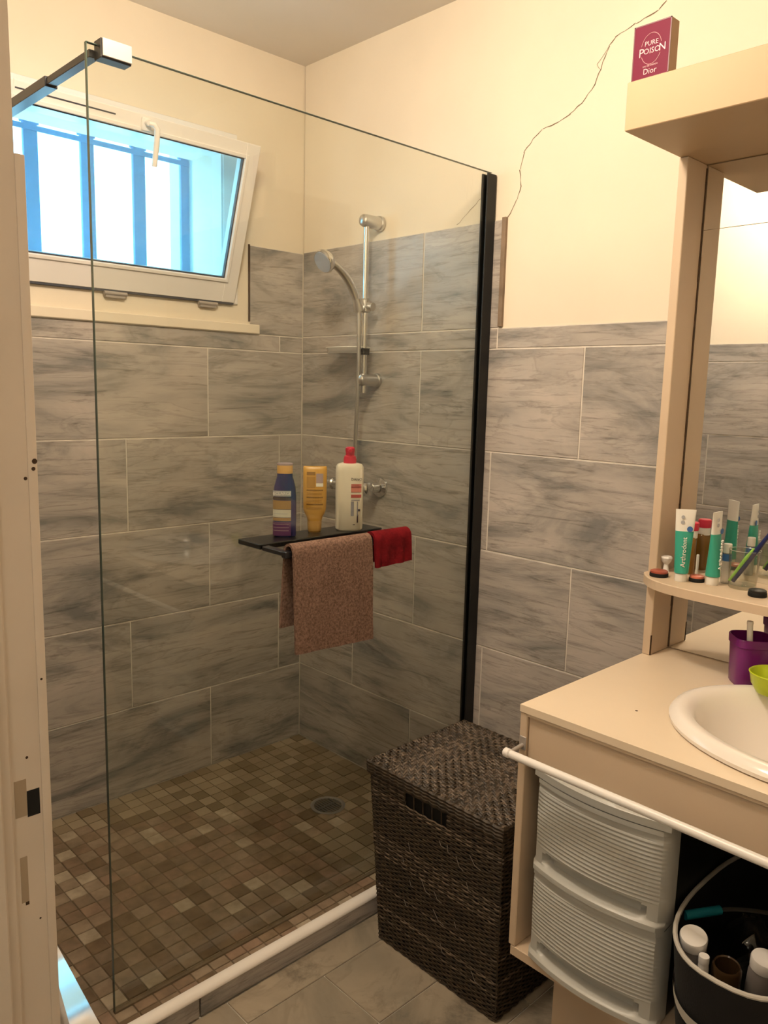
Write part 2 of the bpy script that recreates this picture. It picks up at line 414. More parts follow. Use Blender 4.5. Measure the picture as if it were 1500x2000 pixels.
# left wall
obj('grout', bx(XL - 0.006, XL - 0.002, -1.50, 0, ZF, 1.57), M_grout, wl)
for k in range(5):
    row(wl, 'l', 0.305 * k, 0.305 * k + 0.305, 0, 1.50, jl(0.885) if k % 2 == 1 else jl(0.585))
row(wl, 'l', 1.525, 1.60, 0, 1.50, [0.7])
row(wl, 'l', ZF, 0.0, 0, 1.50, [])

# ---- floor tiles
def frow(y0, y1, xs, x0=-3.0, x1=0.0):
    js = [x0] + [x for x in sorted(xs) if x0 < x < x1] + [x1]
    for a, c in zip(js, js[1:]):
        tile(floor, M_floor, (a + c) / 2, (y0 + y1) / 2, ZF, c - a - .003, y1 - y0 - .003, 0, True)
frow(-1.040, -0.953, [-0.30, -0.95], x0=XL)
ys = -1.040; i = 0
offs = [-0.725, -0.42, -0.62, -0.25]
while ys > -2.9:
    o_ = offs[i % 4]
    frow(ys - 0.20, ys, [o_ - 0.6 * k for k in range(-1, 5)], x0=(XL if ys - .2 > -1.5 else -3.0)); ys -= 0.20; i += 1
for q in range(4): frow(-0.953 + .2383 * q, -0.953 + .2383 * (q + 1), [], x0=XL, x1=-1.290)

# ---- shower floor with mosaic
sf = struct('shower_floor', bx(-1.2255, 0.0, -0.926, 0.0, -0.2, -0.0025), M_mgrout)
P = 0.0478
cells = []
nx, ny = int(1.224 / P), int(0.925 / P)
DR = Vector((-0.268, -0.503))
for ix in range(nx + 1):
    for iy in range(ny + 1):
        xa, xb = -0.001 - P * ix, -0.001 - P * (ix + 1); ya, yb = -0.001 - P * iy, -0.001 - P * (iy + 1)
        xb = max(xb, -1.2245); yb = max(yb, -0.925)
        if xa - xb < 0.012 or ya - yb < 0.012: continue
        c = Vector(((xa + xb) / 2, (ya + yb) / 2))
        if (c - DR).length < 0.045: continue
        vis = not (c.x > -0.42 and c.y < -0.62)
        d = (Vector((c.x, c.y, 0)) - CAM).length + (0 if vis else 10)
        cells.append((d, c.x, c.y, xa - xb - .0028, ya - yb - .0028))
cells.sort()
MM = {}
for k, (d, cx, cy, lx, ly) in enumerate(cells[:295]):
    key = (round(lx, 4), round(ly, 4))
    if key not in MM:
        b = bx(-lx / 2, lx / 2, -ly / 2, ly / 2, -0.006, 0, bev=0.001)
        me = bpy.data.meshes.new('mosaic_tile'); b.to_mesh(me); b.free(); me.materials.append(M_mosaic); MM[key] = me
    o = bpy.data.objects.new('mosaic_tile', MM[key]); link(o, (cx, cy, random.uniform(-.0006, .0006)), sf)
b = B()
for k, (d, cx, cy, lx, ly) in enumerate(cells[295:]):
    box(b, cx - lx / 2, cx + lx / 2, cy - ly / 2, cy + ly / 2, -0.006, random.uniform(-.0006, .0006))
m_rest, nt, bb = new_mat('brown_stone_mosaic_far')
vn = nt.nodes.new('ShaderNodeTexVoronoi'); tc = nt.nodes.new('ShaderNodeNewGeometry'); rr = nt.nodes.new('ShaderNodeValToRGB')
wn = nt.nodes.new('ShaderNodeTexWhiteNoise'); wn.noise_dimensions = '3D'
sn = nt.nodes.new('ShaderNodeVectorMath'); sn.operation = 'SNAP'; sn.inputs[1].default_value = (P, P, 10)
ofs = nt.nodes.new('ShaderNodeVectorMath'); ofs.inputs[1].default_value = (0.001, 0.001, 5)
nt.nodes.remove(vn)
nt.links.new(tc.outputs['Position'], ofs.inputs[0]); nt.links.new(ofs.outputs[0], sn.inputs[0]); nt.links.new(sn.outputs[0], wn.inputs['Vector'])
nt.links.new(wn.outputs['Value'], rr.inputs['Fac']); rr.color_ramp.elements[0].color = (.17, .12, .065, 1); rr.color_ramp.elements[1].color = (.35, .28, .19, 1)
nt.links.new(rr.outputs[0], bb.inputs['Base Color']); bb.inputs['Roughness'].default_value = .5
obj('mosaic_tiles', b, m_rest, sf, kind='stuff')

# ---- curb of the shower
cb = struct('trim_1', bx(-1.288, 0.0, -0.953 + 0.010, -0.926, -0.2, -0.004), M_grout)
def curb_tile(x0, x1): tile(cb, M_tile, (x0 + x1) / 2, -0.953, (ZF - 0.008) / 2, x1 - x0 - .004, -ZF - 0.010, 0, th=WT)
for a, c in ((-1.288, -1.02), (-1.02, -0.42), (-0.42, 0.0)): curb_tile(a, c)
b = B(); prof = [(-0.9255, -0.006), (-0.9255, 0.002), (-0.930, 0.0040), (-0.938, 0.0040), (-0.946, 0.0015), (-0.9515, -0.003), (-0.9540, -0.009), (-0.9535, -0.011)]
L0 = [[Vector((x, y, z)) for (y, z) in prof] for x in (0.0, -1.288)]
rings(b, L0); bmesh.ops.recalc_face_normals(b, faces=b.faces); obj('curb_edge_strip', b, M_wtrim, cb, True, label='white rounded plastic edge strip along the shower step')
cb2 = struct('trim_2', bx(-1.280, -1.2260, -0.59, 0.0, -0.2, -0.004), M_grout)
obj('curb_edge_strip', bx(-1.288, -1.2260, -0.59, 0.0, -0.006, 0.004, bev=0.003, seg=2), M_wtrim, cb2, True)
tile(cb2, M_tile, -1.280, -0.295, (ZF - .008) / 2, .58, -ZF - .010, -math.pi / 2)
b = B(); nrm = Vector((-0.0385, -0.2574, 0.9655)); P0 = Vector((-1.226, -0.885, 0.0))
def zpl(x, y): return P0.z - (nrm.x * (x - P0.x) + nrm.y * (y - P0.y)) / nrm.z
tp = [(-1.2262, -0.593), (-1.2262, -0.912), (-1.286, -0.900), (-1.236, -0.593)]
lo_ = [b.verts.new((x, y, ZF)) for x, y in tp]; hi_ = [b.verts.new((x, y, zpl(x, y))) for x, y in tp]
b.faces.new(hi_); b.faces.new(lo_[::-1])
for k in range(4): b.faces.new((lo_[k], lo_[(k + 1) % 4], hi_[(k + 1) % 4], hi_[k]))
bmesh.ops.recalc_face_normals(b, faces=b.faces)
o = obj('ramp_strip', b, mat('polished_metal', (0.9, 0.9, 0.9), 0.06, metal=1.0)); tag(o, 'bright polished sloping metal strip at the left end of the shower floor', 'strip')
# caulk line at the glass foot
# ---- drain
dr = empty('shower_drain', (DR.x, DR.y, 0), 'round metal drain grate set in the brown mosaic shower floor', 'drain')
b = B(); lathe(b, [(0.056, -0.004), (0.058, 0.0015), (0.050, 0.003), (0.046, 0.001), (0.046, -0.004)], (DR.x, DR.y, 0), seg=32, cap=False); obj('drain_rim', b, M_chrome2, dr, True)
b = B(); lathe(b, [(0.046, -0.0035), (0.046, -0.003)], (DR.x, DR.y, 0), seg=32); obj('drain_well', b, M_dark, dr)
b = B()
for k in range(9):
    w = -0.040 + 0.010 * k; h = math.sqrt(0.045**2 - w * w)
    box(b, DR.x + w - .0028, DR.x + w + .0028, DR.y - h, DR.y + h, -0.001, 0.0015)
box(b, DR.x - .044, DR.x + .044, DR.y - .003, DR.y + .003, -0.001, 0.0018)
obj('drain_grate', b, mat('drain_steel', (.25, .25, .25), .4, metal=.8), dr)

# ---- cracks and stains in the plaster (relief pieces of the wall)
def crack(pts, w, parent, nm='plaster_crack'):
    b = B()
    for (y0, z0), (y1, z1) in zip(pts, pts[1:]):
        n = max(2, int(math.hypot(y1 - y0, z1 - z0) / 0.012))
        prev = None
        for i in range(n + 1):
            t = i / n; y = y0 + (y1 - y0) * t + random.uniform(-.0016, .0016); z = z0 + (z1 - z0) * t + random.uniform(-.0016, .0016)
            ww = w * random.uniform(.4, 1.2)
            dy, dz = z1 - z0, -(y1 - y0); q = math.hypot(dy, dz)
            a = b.verts.new((0.0035, y + dy / q * ww, z + dz / q * ww)); c = b.verts.new((0.0035, y - dy / q * ww, z - dz / q * ww))
            if prev: b.faces.new((prev[0], prev[1], c, a))
            prev = (a, c)
    return obj(nm, b, M_crack, parent)
crack([(-1.3711, 2.2966), (-1.353, 2.282), (-1.2943, 2.2685), (-1.2401, 2.2524), (-1.2243, 2.2355), (-1.1896, 2.1542), (-1.1546, 2.1194), (-1.1205, 2.0994), (-1.0786, 2.0855), (-1.035, 2.079), (-1.0059, 2.0613), (-0.9771, 2.0296), (-0.9658, 1.9887), (-0.972, 1.9445), (-0.9602, 1.9082), (-0.9307, 1.8641)], 0.0013, wr)
crack([(-0.8337, 1.9337), (-0.7386, 1.8672)], 0.0008, wr)
crack([(-1.2243, 2.2355), (-1.1935, 2.2017), (-1.205, 2.185)], 0.0007, wr)

# ================================================================ WINDOW
win = empty('window_1', ((HX0 + HX1) / 2, 0.03, 1.65), kind='structure')
FX0, FX1, FZ0, FZ1 = -1.15, -0.285, 1.652, 2.205
b = B()
for (a, c, z0, z1) in ((FX0, HX0 + .015, FZ0, FZ1), (HX1 - .015, FX1, FZ0, FZ1), (HX0 + .015, HX1 - .015, FZ0, HZ0 + .005), (HX0 + .015, HX1 - .015, HZ1 - .01, FZ1)):
    box(b, a, c, -0.003, 0.0039, z0, z1, bev=0.002)
for (a, c, z0, z1) in ((HX0, HX0 + .02, HZ0, HZ1), (HX1 - .02, HX1, HZ0, HZ1), (HX0, HX1, HZ0, HZ0 + .02), (HX0, HX1, HZ1 - .02, HZ1)):
    box(b, a, c, 0.004, 0.06, z0, z1)
obj('window_frame', b, M_upvc, win)
# tilted sash, built upright then leaned inwards about its foot
TILT = math.radians(18.3)
SX0, SX1, SZ, SH = -1.115, -0.303, 1.656, 0.505
Mt = Matrix.Translation((0, -0.004, SZ)) @ Matrix.Rotation(TILT, 4, 'X')
def sash_obj(name, bm, m, parent, smooth=False):
    bmesh.ops.transform(bm, matrix=Mt, verts=bm.verts); return obj(name, bm, m, parent, smooth)
PX0, PX1, PZ0, PZ1 = SX0 + .052, SX1 - .052, 0.079, 0.458
b = B()
for (a, c, z0, z1) in ((SX0, PX0, 0, SH), (PX1, SX1, 0, SH), (PX0 - .001, PX1 + .001, 0, PZ0), (PX0 - .001, PX1 + .001, PZ1, SH)):
    box(b, a, c, -0.006, 0.042, z0, z1, bev=0.0025)
for (a, c, z0, z1) in ((PX0 - .012, PX0, PZ0 - .012, PZ1 + .012), (PX1, PX1 + .012, PZ0 - .012, PZ1 + .012), (PX0, PX1, PZ0 - .012, PZ0), (PX0, PX1, PZ1, PZ1 + .012)):
    box(b, a, c, -0.011, -0.004, z0, z1, bev=0.002)
sash = sash_obj('window_sash', b, M_upvc, win)
b = B()
for (a, c, z0, z1) in ((PX0, PX0 + .004, PZ0, PZ1), (PX1 - .004, PX1, PZ0, PZ1), (PX0, PX1, PZ0, PZ0 + .004), (PX0, PX1, PZ1 - .004, PZ1)):
    box(b, a, c, 0.0, 0.012, z0, z1)
sash_obj('gasket', b, M_gasket, sash)
b = bx(PX0, PX1, 0.012, 0.016, PZ0, PZ1); sash_obj('window_pane', b, M_pane, sash)
sash_obj('seal_slot', bx(-1.06, -0.79, -0.0066, -0.005, 0.484, 0.488), M_gasket, sash)
b = B(); box(b, -0.715, -0.685, -0.016, -0.006, 0.462, 0.498, bev=0.003); tube(b, [(-0.70, -0.016, .485), (-0.70, -0.032, .485)], .008, 10)
sash_obj('handle_rose', b, M_wplast, sash, True)
b = B(); tube(b, [(-0.702, -0.034, 0.485), (-0.69, -0.040, 0.486), (-0.680, -0.042, 0.475), (-0.677, -0.042, 0.44), (-0.675, -0.042, 0.375)], [.007, .008, .0085, .0085, .0075], 10)
sash_obj('window_handle', b, M_wplast, sash, True)
for (a, c) in ((-0.768, -0.695), (-0.443, -0.372)):
    b = B(); tube(b, [(a, -0.010, 1.645), (c, -0.010, 1.645)], .0065, 12); box(b, a + .005, c - .005, -.012, 0.004, 1.632, 1.645, bev=.001); obj('hinge', b, M_steel, win, True)
obj('bottom_seal', bx(-1.11, -0.307, -0.009, 0.0035, 1.6495, 1.6555), M_gasket, win)
# grille outside
gr = empty('window_grille', (-0.7, 0.27, 1.55), 'iron window grille with scrolls, coloured blue for pane haze, outside behind the window pane', 'grille')
b = B()
xs_ = [-1.227 + .1805 * k for k in range(7)]
for xx in xs_:
    obj('grille_bar', bx(xx - .022, xx + .022, 0.262, 0.278, 1.50, 2.42, bev=.002), M_bluebar, gr)
for z in (1.56, 2.15):
    obj('grille_crossbar', bx(-1.35, -0.08, 0.258, 0.262, z - .008, z + .008), M_bluebar, gr)
for xx in xs_[:-1]:
    b = B(); cx = xx + .09
    tube(b, [(cx + .068 * math.cos(t), 0.27, 2.165 + .055 * math.sin(t)) for t in [math.pi * k / 12 for k in range(13)]], .008, 6)
    obj('grille_scroll', b, M_bluebar, gr, True)
# outside wall return right of the window
struct('wall_outside_return', bx(-0.315, -0.10, 0.225, 0.40, 1.0, 2.6), M_outwall)

# ================================================================ SHOWER SCREEN
ss = empty('shower_screen', (-0.6, -0.877, 0), 'tall clear glass shower panel with black wall profile and brace', 'shower screen')
GX0, GX1, GY = -1.190, -0.014, -0.877
b = bx(GX0 + .0012, GX1, GY - .004, GY + .004, 0.004, 1.9895); obj('glass_panel', b, M_glass, ss)
b = B(); box(b, GX0, GX0 + .0012, GY - .004, GY + .004, 0.004, 1.990); box(b, GX0, GX1, GY - .004, GY + .004, 1.9895, 1.9905)
obj('glass_edge', b, M_gedge, ss, label='dark green polished glass edge')
b = B(); box(b, -0.040, -0.001, -0.889, -0.884, 0.006, 1.985, bev=.001); box(b, -0.040, -0.001, -0.870, -0.865, 0.006, 1.985, bev=.001); box(b, -0.008, -0.001, -0.885, -0.869, 0.006, 1.985)
obj('wall_profile', b, M_blackmat, ss, label='black vertical wall profile')
obj('bottom_seal', bx(GX0, GX1, GY - .005, GY + .005, 0.0, 0.005), M_mgrout, ss)
b = bx(-1.168, -1.108, GY - .016, GY + .012, 1.966, 2.000, bev=.001); cl = obj('brace_clamp', b, M_black, ss)
obj('clamp_cover', bx(-1.165, -1.108, GY - .0195, GY - .016, 1.969, 2.000, bev=.0008), M_steel, ss, label='brushed metal cover plate of the glass clamp')
obj('brace_bar', bx(-1.178, -1.158, -0.865, -0.60, 1.971, 1.985, bev=.001), M_black, ss)
obj('brace_sleeve', bx(-1.181, -1.155, -0.662, -0.001, 1.968, 1.988, bev=.001), M_black, ss)

# shelf through the glass
sh = empty('shower_shelf', (-0.6, -0.877, 0.993), 'black shelf with towel rail mounted on the shower glass', 'shelf')
SZT = 1.007
obj('shelf_plate', bx(-0.80, -0.402, -0.872, -0.779, 0.994, SZT, bev=.002), M_black, sh)
b = B(); box(b, -0.802, -0.402, -0.976, -0.958, 0.990, 1.006, bev=.002); box(b, -0.802, -0.782, -0.962, -0.882, 0.994, 1.005, bev=.002); box(b, -0.422, -0.402, -0.962, -0.882, 0.994, 1.005, bev=.002)
obj('towel_bar', b, M_black, sh)

# cloths: profile swept along x
def drape(name, m, parent_args, x0, x1, yb, zt, front, back, th, nx=26, wav=0.004, dx_front=0.0, dx_back=0.0, seed=1, slope=0.0):
    """folded over the bar at y=yb: front leg reaches z=front, back leg z=back"""
    rnd = random.Random(seed)
    r = 0.0125
    path = []
    for k in range(15): path.append((yb + r, back + (zt - back) * k / 14, 'b'))
    for k in range(1, 8): a = math.pi * k / 8; path.append((yb + r * math.cos(a), zt + r * math.sin(a), 't'))
    for k in range(19): path.append((yb - r, zt + (front - zt) * k / 18, 'f'))
    ph = [rnd.uniform(0, 6) for _ in range(4)]
    b = B(); top = []; bot = []
    n = len(path)
    for i, (y, z, s) in enumerate(path):
        j0, j1 = max(i - 1, 0), min(i + 1, n - 1)
        ty, tz = path[j1][0] - path[j0][0], path[j1][1] - path[j0][1]; q = math.hypot(ty, tz); ny_, nz_ = -tz / q, ty / q
        R1, R2 = [], []
        dist = (zt - z)
        for k in range(nx + 1):
            u = k / nx; x = x0 + (x1 - x0) * u
            if s == 'f': x += dx_front * dist / max(zt - front, .01) * (1 if True else 0)
            if s == 'b': x += dx_back * dist / max(zt - back, .01)
            amp = wav * min(1, dist / .06 + .15)
            w = amp * (math.sin(9 * u + ph[0] + z * 7) + .5 * math.sin(21 * u + ph[1] - z * 13))
            if s == 'f': w = -abs(w) * .8 - dist * .03
            if s == 'b': w = abs(w) * .5
            zz = z + (slope * (u - .5) if s == 'f' else 0) * min(1, dist / .05)
            R1.append(b.verts.new((x, y + w, zz))); R2.append(b.verts.new((x, y + w + ny_ * th * (1), zz + nz_ * th)))
        top.append(R1); bot.append(R2)
    for i in range(n - 1):
        for k in range(nx):
            b.faces.new((top[i][k], top[i][k + 1], top[i + 1][k + 1], top[i + 1][k]))
            b.faces.new((bot[i][k], bot[i + 1][k], bot[i + 1][k + 1], bot[i][k + 1]))
        b.faces.new((top[i][0], top[i + 1][0], bot[i + 1][0], bot[i][0])); b.faces.new((top[i][nx], bot[i][nx], bot[i + 1][nx], top[i + 1][nx]))
    for k in range(nx):
        b.faces.new((top[0][k], bot[0][k], bot[0][k + 1], top[0][k + 1])); b.faces.new((top[-1][k], top[-1][k + 1], bot[-1][k + 1], bot[-1][k]))
    bmesh.ops.recalc_face_normals(b, faces=b.faces)
    o = obj(name, b, m, None, True)
    return tag(o, *parent_args)
drape('towel', M_towel, ('dusty brown pink terry towel hung over the black shelf rail', 'towel'), -0.788, -0.545, -0.9675, 1.004, 0.760, 0.822, -0.006, wav=0.0028, seed=3, slope=-0.010, dx_front=0.004, dx_back=-0.012)
drape('washcloth', M_red, ('dark red washcloth hung at the right end of the shelf rail', 'cloth'), -0.535, -0.408, -0.9675, 1.004, 0.937, 0.94, -0.008, nx=20, wav=0.006, seed=8, slope=0.004)

# ================================================================ BOTTLES ON THE SHELF
def patch(name, m, parent, c, a, b_, ang0, ang1, z0, z1, n=2.0, rot=0.0, off=0.0006, seg=8, a1=None, b1=None):
    """label hugging an elliptical bottle; angles in radians in the bottle's own frame"""
    bm = B(); lo = []; hi = []
    for i in range(seg + 1):
        t = ang0 + (ang1 - ang0) * i / seg; cc, s_ = math.cos(t), math.sin(t)
        ex = math.copysign(abs(cc) ** (2 / n), cc); ey = math.copysign(abs(s_) ** (2 / n), s_)
        for lst, z, A, Bb in ((lo, z0, a, b_), (hi, z1, a1 or a, b1 or b_)):
            x = (A + off) * ex; y = (Bb + off) * ey
            lst.append(bm.verts.new((c[0] + x * math.cos(rot) - y * math.sin(rot), c[1] + x * math.sin(rot) + y * math.cos(rot), z)))
    for i in range(seg): bm.faces.new((lo[i], lo[i + 1], hi[i + 1], hi[i]))
    return obj(name, bm, m, parent, True)
def facing(c):   # unit vector from c to the camera in plan
    v = Vector((CAM.x - c[0], CAM.y - c[1])); v.normalize(); return v
VF = facing((-0.6, -0.82)); VR = Vector((-VF.y, VF.x))     # VR points to image-left..right
FROT = math.atan2(VF.y, VF.x) + math.pi / 2                # local -Y faces the camera
def plan(c, r, f):   # point r to image right and f towards camera
    R_ = Vector((-VF.y, VF.x)); return (c[0] + R_.x * r + VF.x * f, c[1] + R_.y * r + VF.y * f)
# in the bottle frame rotated by FROT: local x = image right, local -y = towards camera
# -- navy bottle
c = (-0.688, -0.818)
nv = empty('shampoo_bottle', (c[0], c[1], SZT), 'navy blue bottle with gold cap at the left of the shower shelf', 'bottle')
b = B(); secs = [(0, .025, .016), (.003, .0285, .018), (.06, .0290, .0185), (.10, .0285, .018), (.125, .0265, .0175), (.140, .0225, .0165), (.150, .0195, .016), (.158, .0192, .016)]
rings(b, [sup(c[0], c[1], SZT + z, a, d, 2.5, 32, FROT) for z, a, d in secs]); obj('bottle_body', b, M_navy, nv, True)
b = B(); rings(b, [sup(c[0], c[1], SZT + z, a, a * .84, 2.2, 32, FROT) for z, a in ((.158, .0195), (.176, .0195), (.1785, .0188))]); obj('cap', b, M_gold, nv, True)
b = B(); rings(b, [sup(c[0], c[1], SZT + z, a, a * .84, 2.2, 32, FROT) for z, a in ((.178, .0192), (.181, .0198), (.183, .0192))]); obj('cap_rim', b, M_lilac, nv, True)
A0, A1 = math.radians(190), math.radians(298)
for nm, m_, z0, z1 in (('label_band', M_lab1, .102, .116), ('label_dark', M_inkdark, .094, .100), ('label_bronze', M_lab2, .070, .092), ('label_pale', M_lab3, .050, .069), ('label_bronze', M_lab2, .041, .049), ('label_purple', M_purpleprint, .004, .038)):
    patch(nm, m_, nv, c, .0288, .0184, A0, A1, SZT + z0, SZT + z1, 2.5, FROT)
px, py = plan(c, -0.006, 0.0196)
text('lettering', 'ECLARGE', 0.0105, (px, py, SZT + .109), (VR.x, VR.y, 0), (0, 0, 1), M_wplast, nv)
for z in (.016, .024, .032): patch('label_line', M_lilac, nv, c, .0288, .0184, A0 + .25, A1 - .2, SZT + z, SZT + z + .0014, 2.5, FROT, off=.0009)
patch('label_line', M_lab1, nv, c, .0288, .0184, A0 + .3, A1 - .3, SZT + .058, SZT + .0595, 2.5, FROT, off=.0009)
# -- amber bottle, standing on its cap
c = (-0.588, -0.812)
am = empty('conditioner_bottle', (c[0], c[1], SZT), 'golden yellow bottle standing upside down on its narrow cap', 'bottle')
b = B(); secs = [(.030, .0185, .0155), (.040, .021, .0165), (.050, .0265, .0175), (.060, .0295, .018), (.10, .0305, .017), (.14, .0305, .013), (.160, .0305, .009), (.168, .0300, .006), (.170, .0290, .003)]
rings(b, [sup(c[0], c[1], SZT + z, a, d, 2.8, 32, FROT) for z, a, d in secs]); obj('bottle_body', b, M_amber, am, True)
b = B(); rings(b, [sup(c[0], c[1], SZT + z, a, a * .85, 2.3, 32, FROT) for z, a in ((.003, .0165), (.005, .0175), (.020, .0182), (.030, .0186))]); obj('cap', b, M_gold, am, True)
b = B(); rings(b, [sup(c[0], c[1], SZT + z, a, a * .85, 2.3, 32, FROT) for z, a in ((.0, .016), (.003, .016))]); obj('cap_foot', b, M_amberd, am)
def amb_depth(h):
    K = [(.030, .0155), (.040, .0165), (.050, .0175), (.060, .018), (.10, .017), (.14, .013), (.160, .009), (.168, .006)]
    for (h0, d0), (h1, d1) in zip(K, K[1:]):
        if h <= h1: return d0 + (d1 - d0) * (h - h0) / (h1 - h0)
    return K[-1][1]
def strip(nm, m_, par, c, r0, r1, z0, z1, f0, f1):
    bm = B(); cols_ = []
    for k in range(7):
        r = r0 + (r1 - r0) * k / 6; cv = []
        for z in (z0, z1):
            f = amb_depth(z - SZT) * max(0.0, 1 - (abs(r) / .0305) ** 2.8) ** (1 / 2.8) + .0009; p = plan(c, r, f); cv.append(bm.verts.new((p[0], p[1], z)))
        cols_.append(cv)
    for a_, b_ in zip(cols_, cols_[1:]): bm.faces.new((a_[0], b_[0], b_[1], a_[1]))
    return obj(nm, bm, m_, par)
fa, fb = 0, 0
strip('label_code', M_lilac, am, c, .003, .021, SZT + .128, SZT + .152, fa, fb)
strip('label_code', M_tubew, am, c, .003, .021, SZT + .119, SZT + .1275, fa, fb)
strip('label_panel', M_amberd, am, c, -.021, .001, SZT + .148, SZT + .156, fa, fb)
strip('label_panel', mat('ochre_print', (.42, .22, .04), .5), am, c, -.021, .001, SZT + .116, SZT + .144, fa, fb)
for z in (.108, .090, .072): strip('label_line', M_amberd, am, c, -.021, .021, SZT + z, SZT + z + .0035, fa, fb)
for z in (.102, .098, .084, .080, .066, .062): strip('label_line', mat('ochre_print', (.42, .22, .04), .5), am, c, -.021, .018, SZT + z, SZT + z + .0016, fa, fb)
# -- white pump bottle
c = (-0.4925, -0.838)
wp = empty('pump_bottle', (c[0], c[1], SZT), 'large white pump bottle with red pump on the shower shelf', 'bottle')
b = B(); secs = [(0, .032, .024), (.004, .0355, .0265), (.10, .0365, .027), (.155, .0368, .027), (.166, .0362, .0265), (.173, .032, .024), (.176, .022, .018)]
rings(b, [sup(c[0], c[1], SZT + z, a, d, 3.2, 36, FROT) for z, a, d in secs]); obj('bottle_body', b, M_white, wp, True)
b = B(); lathe(b, [(.0165, .174), (.0172, .186), (.0150, .194), (.0115, .196), (.0115, .204), (.0125, .206), (.0125, .215), (.009, .218)], (c[0], c[1], SZT), seg=24)
d_ = VF * .03; q = plan(c, -.002, .0)
tube(b, [(c[0], c[1], SZT + .211), (c[0] + VF.x * .024, c[1] + VF.y * .024, SZT + .209)], [.006, .0045], 10)
obj('pump_head', b, M_pump, wp, True)
def wstrip(nm, m_, r0, r1, z0, z1): 
    bm = B(); cols_ = []
    for k in range(5):
        r = r0 + (r1 - r0) * k / 4
        f = .0272 * (max(0, 1 - (abs(r) / .0368) ** 3.2)) ** (1 / 3.2) + .0008; p = plan(c, r, f)
        cols_.append([bm.verts.new((p[0], p[1], SZT + z)) for z in (z0, z1)])
    for a_, b_ in zip(cols_, cols_[1:]): bm.faces.new((a_[0], b_[0], b_[1], a_[1]))
    return obj(nm, bm, m_, wp)
for r0, r1 in ((.003, .019), (.019, .030)):
    wstrip('label_block', M_pink, r0, r1, .102, .124); wstrip('label_block', M_redprint, r0, r1, .088, .096)
    wstrip('label_block', M_redprint, r0, r1, .114, .117)
    wstrip('label_block', M_greyprint, r0, r1 - .008, .040, .078)
wstrip('label_block', M_inkdark, .021, .028, .052, .058); wstrip('label_block', M_inkdark, .019, .023, .022, .044)
wstrip('label_line', M_inkdark, .009, .015, .016, .018); wstrip('label_line', M_greyprint, .004, .026, .080, .083)
px, py = plan(c, .017, .0278)
text('lettering', 'DANO', 0.0095, (px, py, SZT + .136), (VR.x, VR.y, 0), (0, 0, 1), M_inkdark, wp)
px, py = plan(c, .016, .0278)
text('lettering', 'DERMO', 0.0065, (px, py, SZT + .120), (VR.x, VR.y, 0), (0, 0, 1), M_redprint, wp)

# ================================================================ SHOWER SET
BX, BY = -0.062, -0.41
sb = empty('shower_rail', (0, BY, 1.36), 'chrome shower riser rail with hand shower on the grey tiled wall', 'shower rail')
b = B(); tube(b, [(BX, BY, 1.362), (BX, BY, 1.905)], .0095, 16); obj('riser_rail', b, M_chrome, sb, True)
for z in (1.405, 1.912):
    b = B(); lathe(b, [(.024, 0), (.024, .010), (.0205, .012), (.0205, .070), (.018, .080), (.010, .086)], (0, BY, z), (-1, 0, 0), 24); obj('rail_bracket', b, M_chrome2, sb, True)
b = B(); lathe(b, [(.014, -.022), (.018, -.018), (.018, .018), (.014, .022)], (BX, BY, 1.645), seg=20); tube(b, [(BX, BY, 1.645), (BX - .028, BY, 1.645)], .012, 14); tube(b, [(BX, BY, 1.645), (BX + .005, BY - .034, 1.640)], .014, 14)
lathe(b, [(.020, -.018), (.016, .020)], (BX - .030, BY, 1.645), (-.35, 0, .94), 18); obj('slider', b, M_chrome2, sb, True)
b = B(); hp = bez((BX - .028, BY, 1.625), (BX - .050, BY, 1.70), (BX - .085, BY + .002, 1.745), (BX - .150, BY + .004, 1.768), 14)
tube(b, hp, [.010 + .003 * math.sin(i / 14 * 3.1) for i in range(15)], 14); hs = obj('hand_shower', b, M_chrome2, sb, True)
hd = Vector((-0.82, 0.0, -0.52)).normalized(); hc = Vector((BX - .168, BY + .004, 1.768))
b = B(); lathe(b, [(.012, -.022), (.026, -.016), (.036, -.004), (.038, .006), (.036, .012)], hc, hd, 28); obj('spray_head', b, M_chrome, hs, True)
b = B(); lathe(b, [(.033, .012), (.033, .0135)], hc, hd, 28); obj('spray_face', b, mat('grey_spray_face', (.35, .36, .38), .4), hs, True, label='grey spray face')
b = B(); tube(b, bez((BX - .026, BY, 1.628), (BX - .02, BY - .002, 1.45), (BX - .02, BY + .01, 1.25), (BX - .01, BY + .03, 1.11), 30), .0068, 10)
tube(b, bez((BX - .01, BY + .03, 1.11), (BX, BY + .045, 1.0), (BX + .005, BY + .06, .98), (BX, BY + .07, 1.02), 12), .0068, 10); obj('hose', b, M_chrome2, sb, True)
obj('rail_clip', bx(BX - .013, BX + .013, BY - .013, BY + .013, 1.487, 1.508, bev=.001), M_blackmat, sb, label='black clip')
b = B(); rings(b, [sup(BX + .003, BY + .085, z, .045, .085, 2.6, 32) for z in (1.492, 1.496, 1.500)]); rings(b, [sup(BX + .003, BY + .085, 1.500, .045, .085, 2.6, 32), sup(BX + .003, BY + .085, 1.512, .049, .089, 2.6, 32)], False, False)
obj('soap_dish', b, M_dish, sb, True, label='clear plastic soap dish')
b = B(); rp_ = sup(BX + .003, BY + .085, 1.512, .0495, .0895, 2.6, 32); tube(b, rp_ + [rp_[0]], .0016, 6, cap=False); obj('dish_rim', b, M_tubew, sb, True)
mx_ = empty('shower_mixer', (0, -0.34, 1.02), 'chrome shower mixer tap on the tiled wall behind the bottles', 'tap')
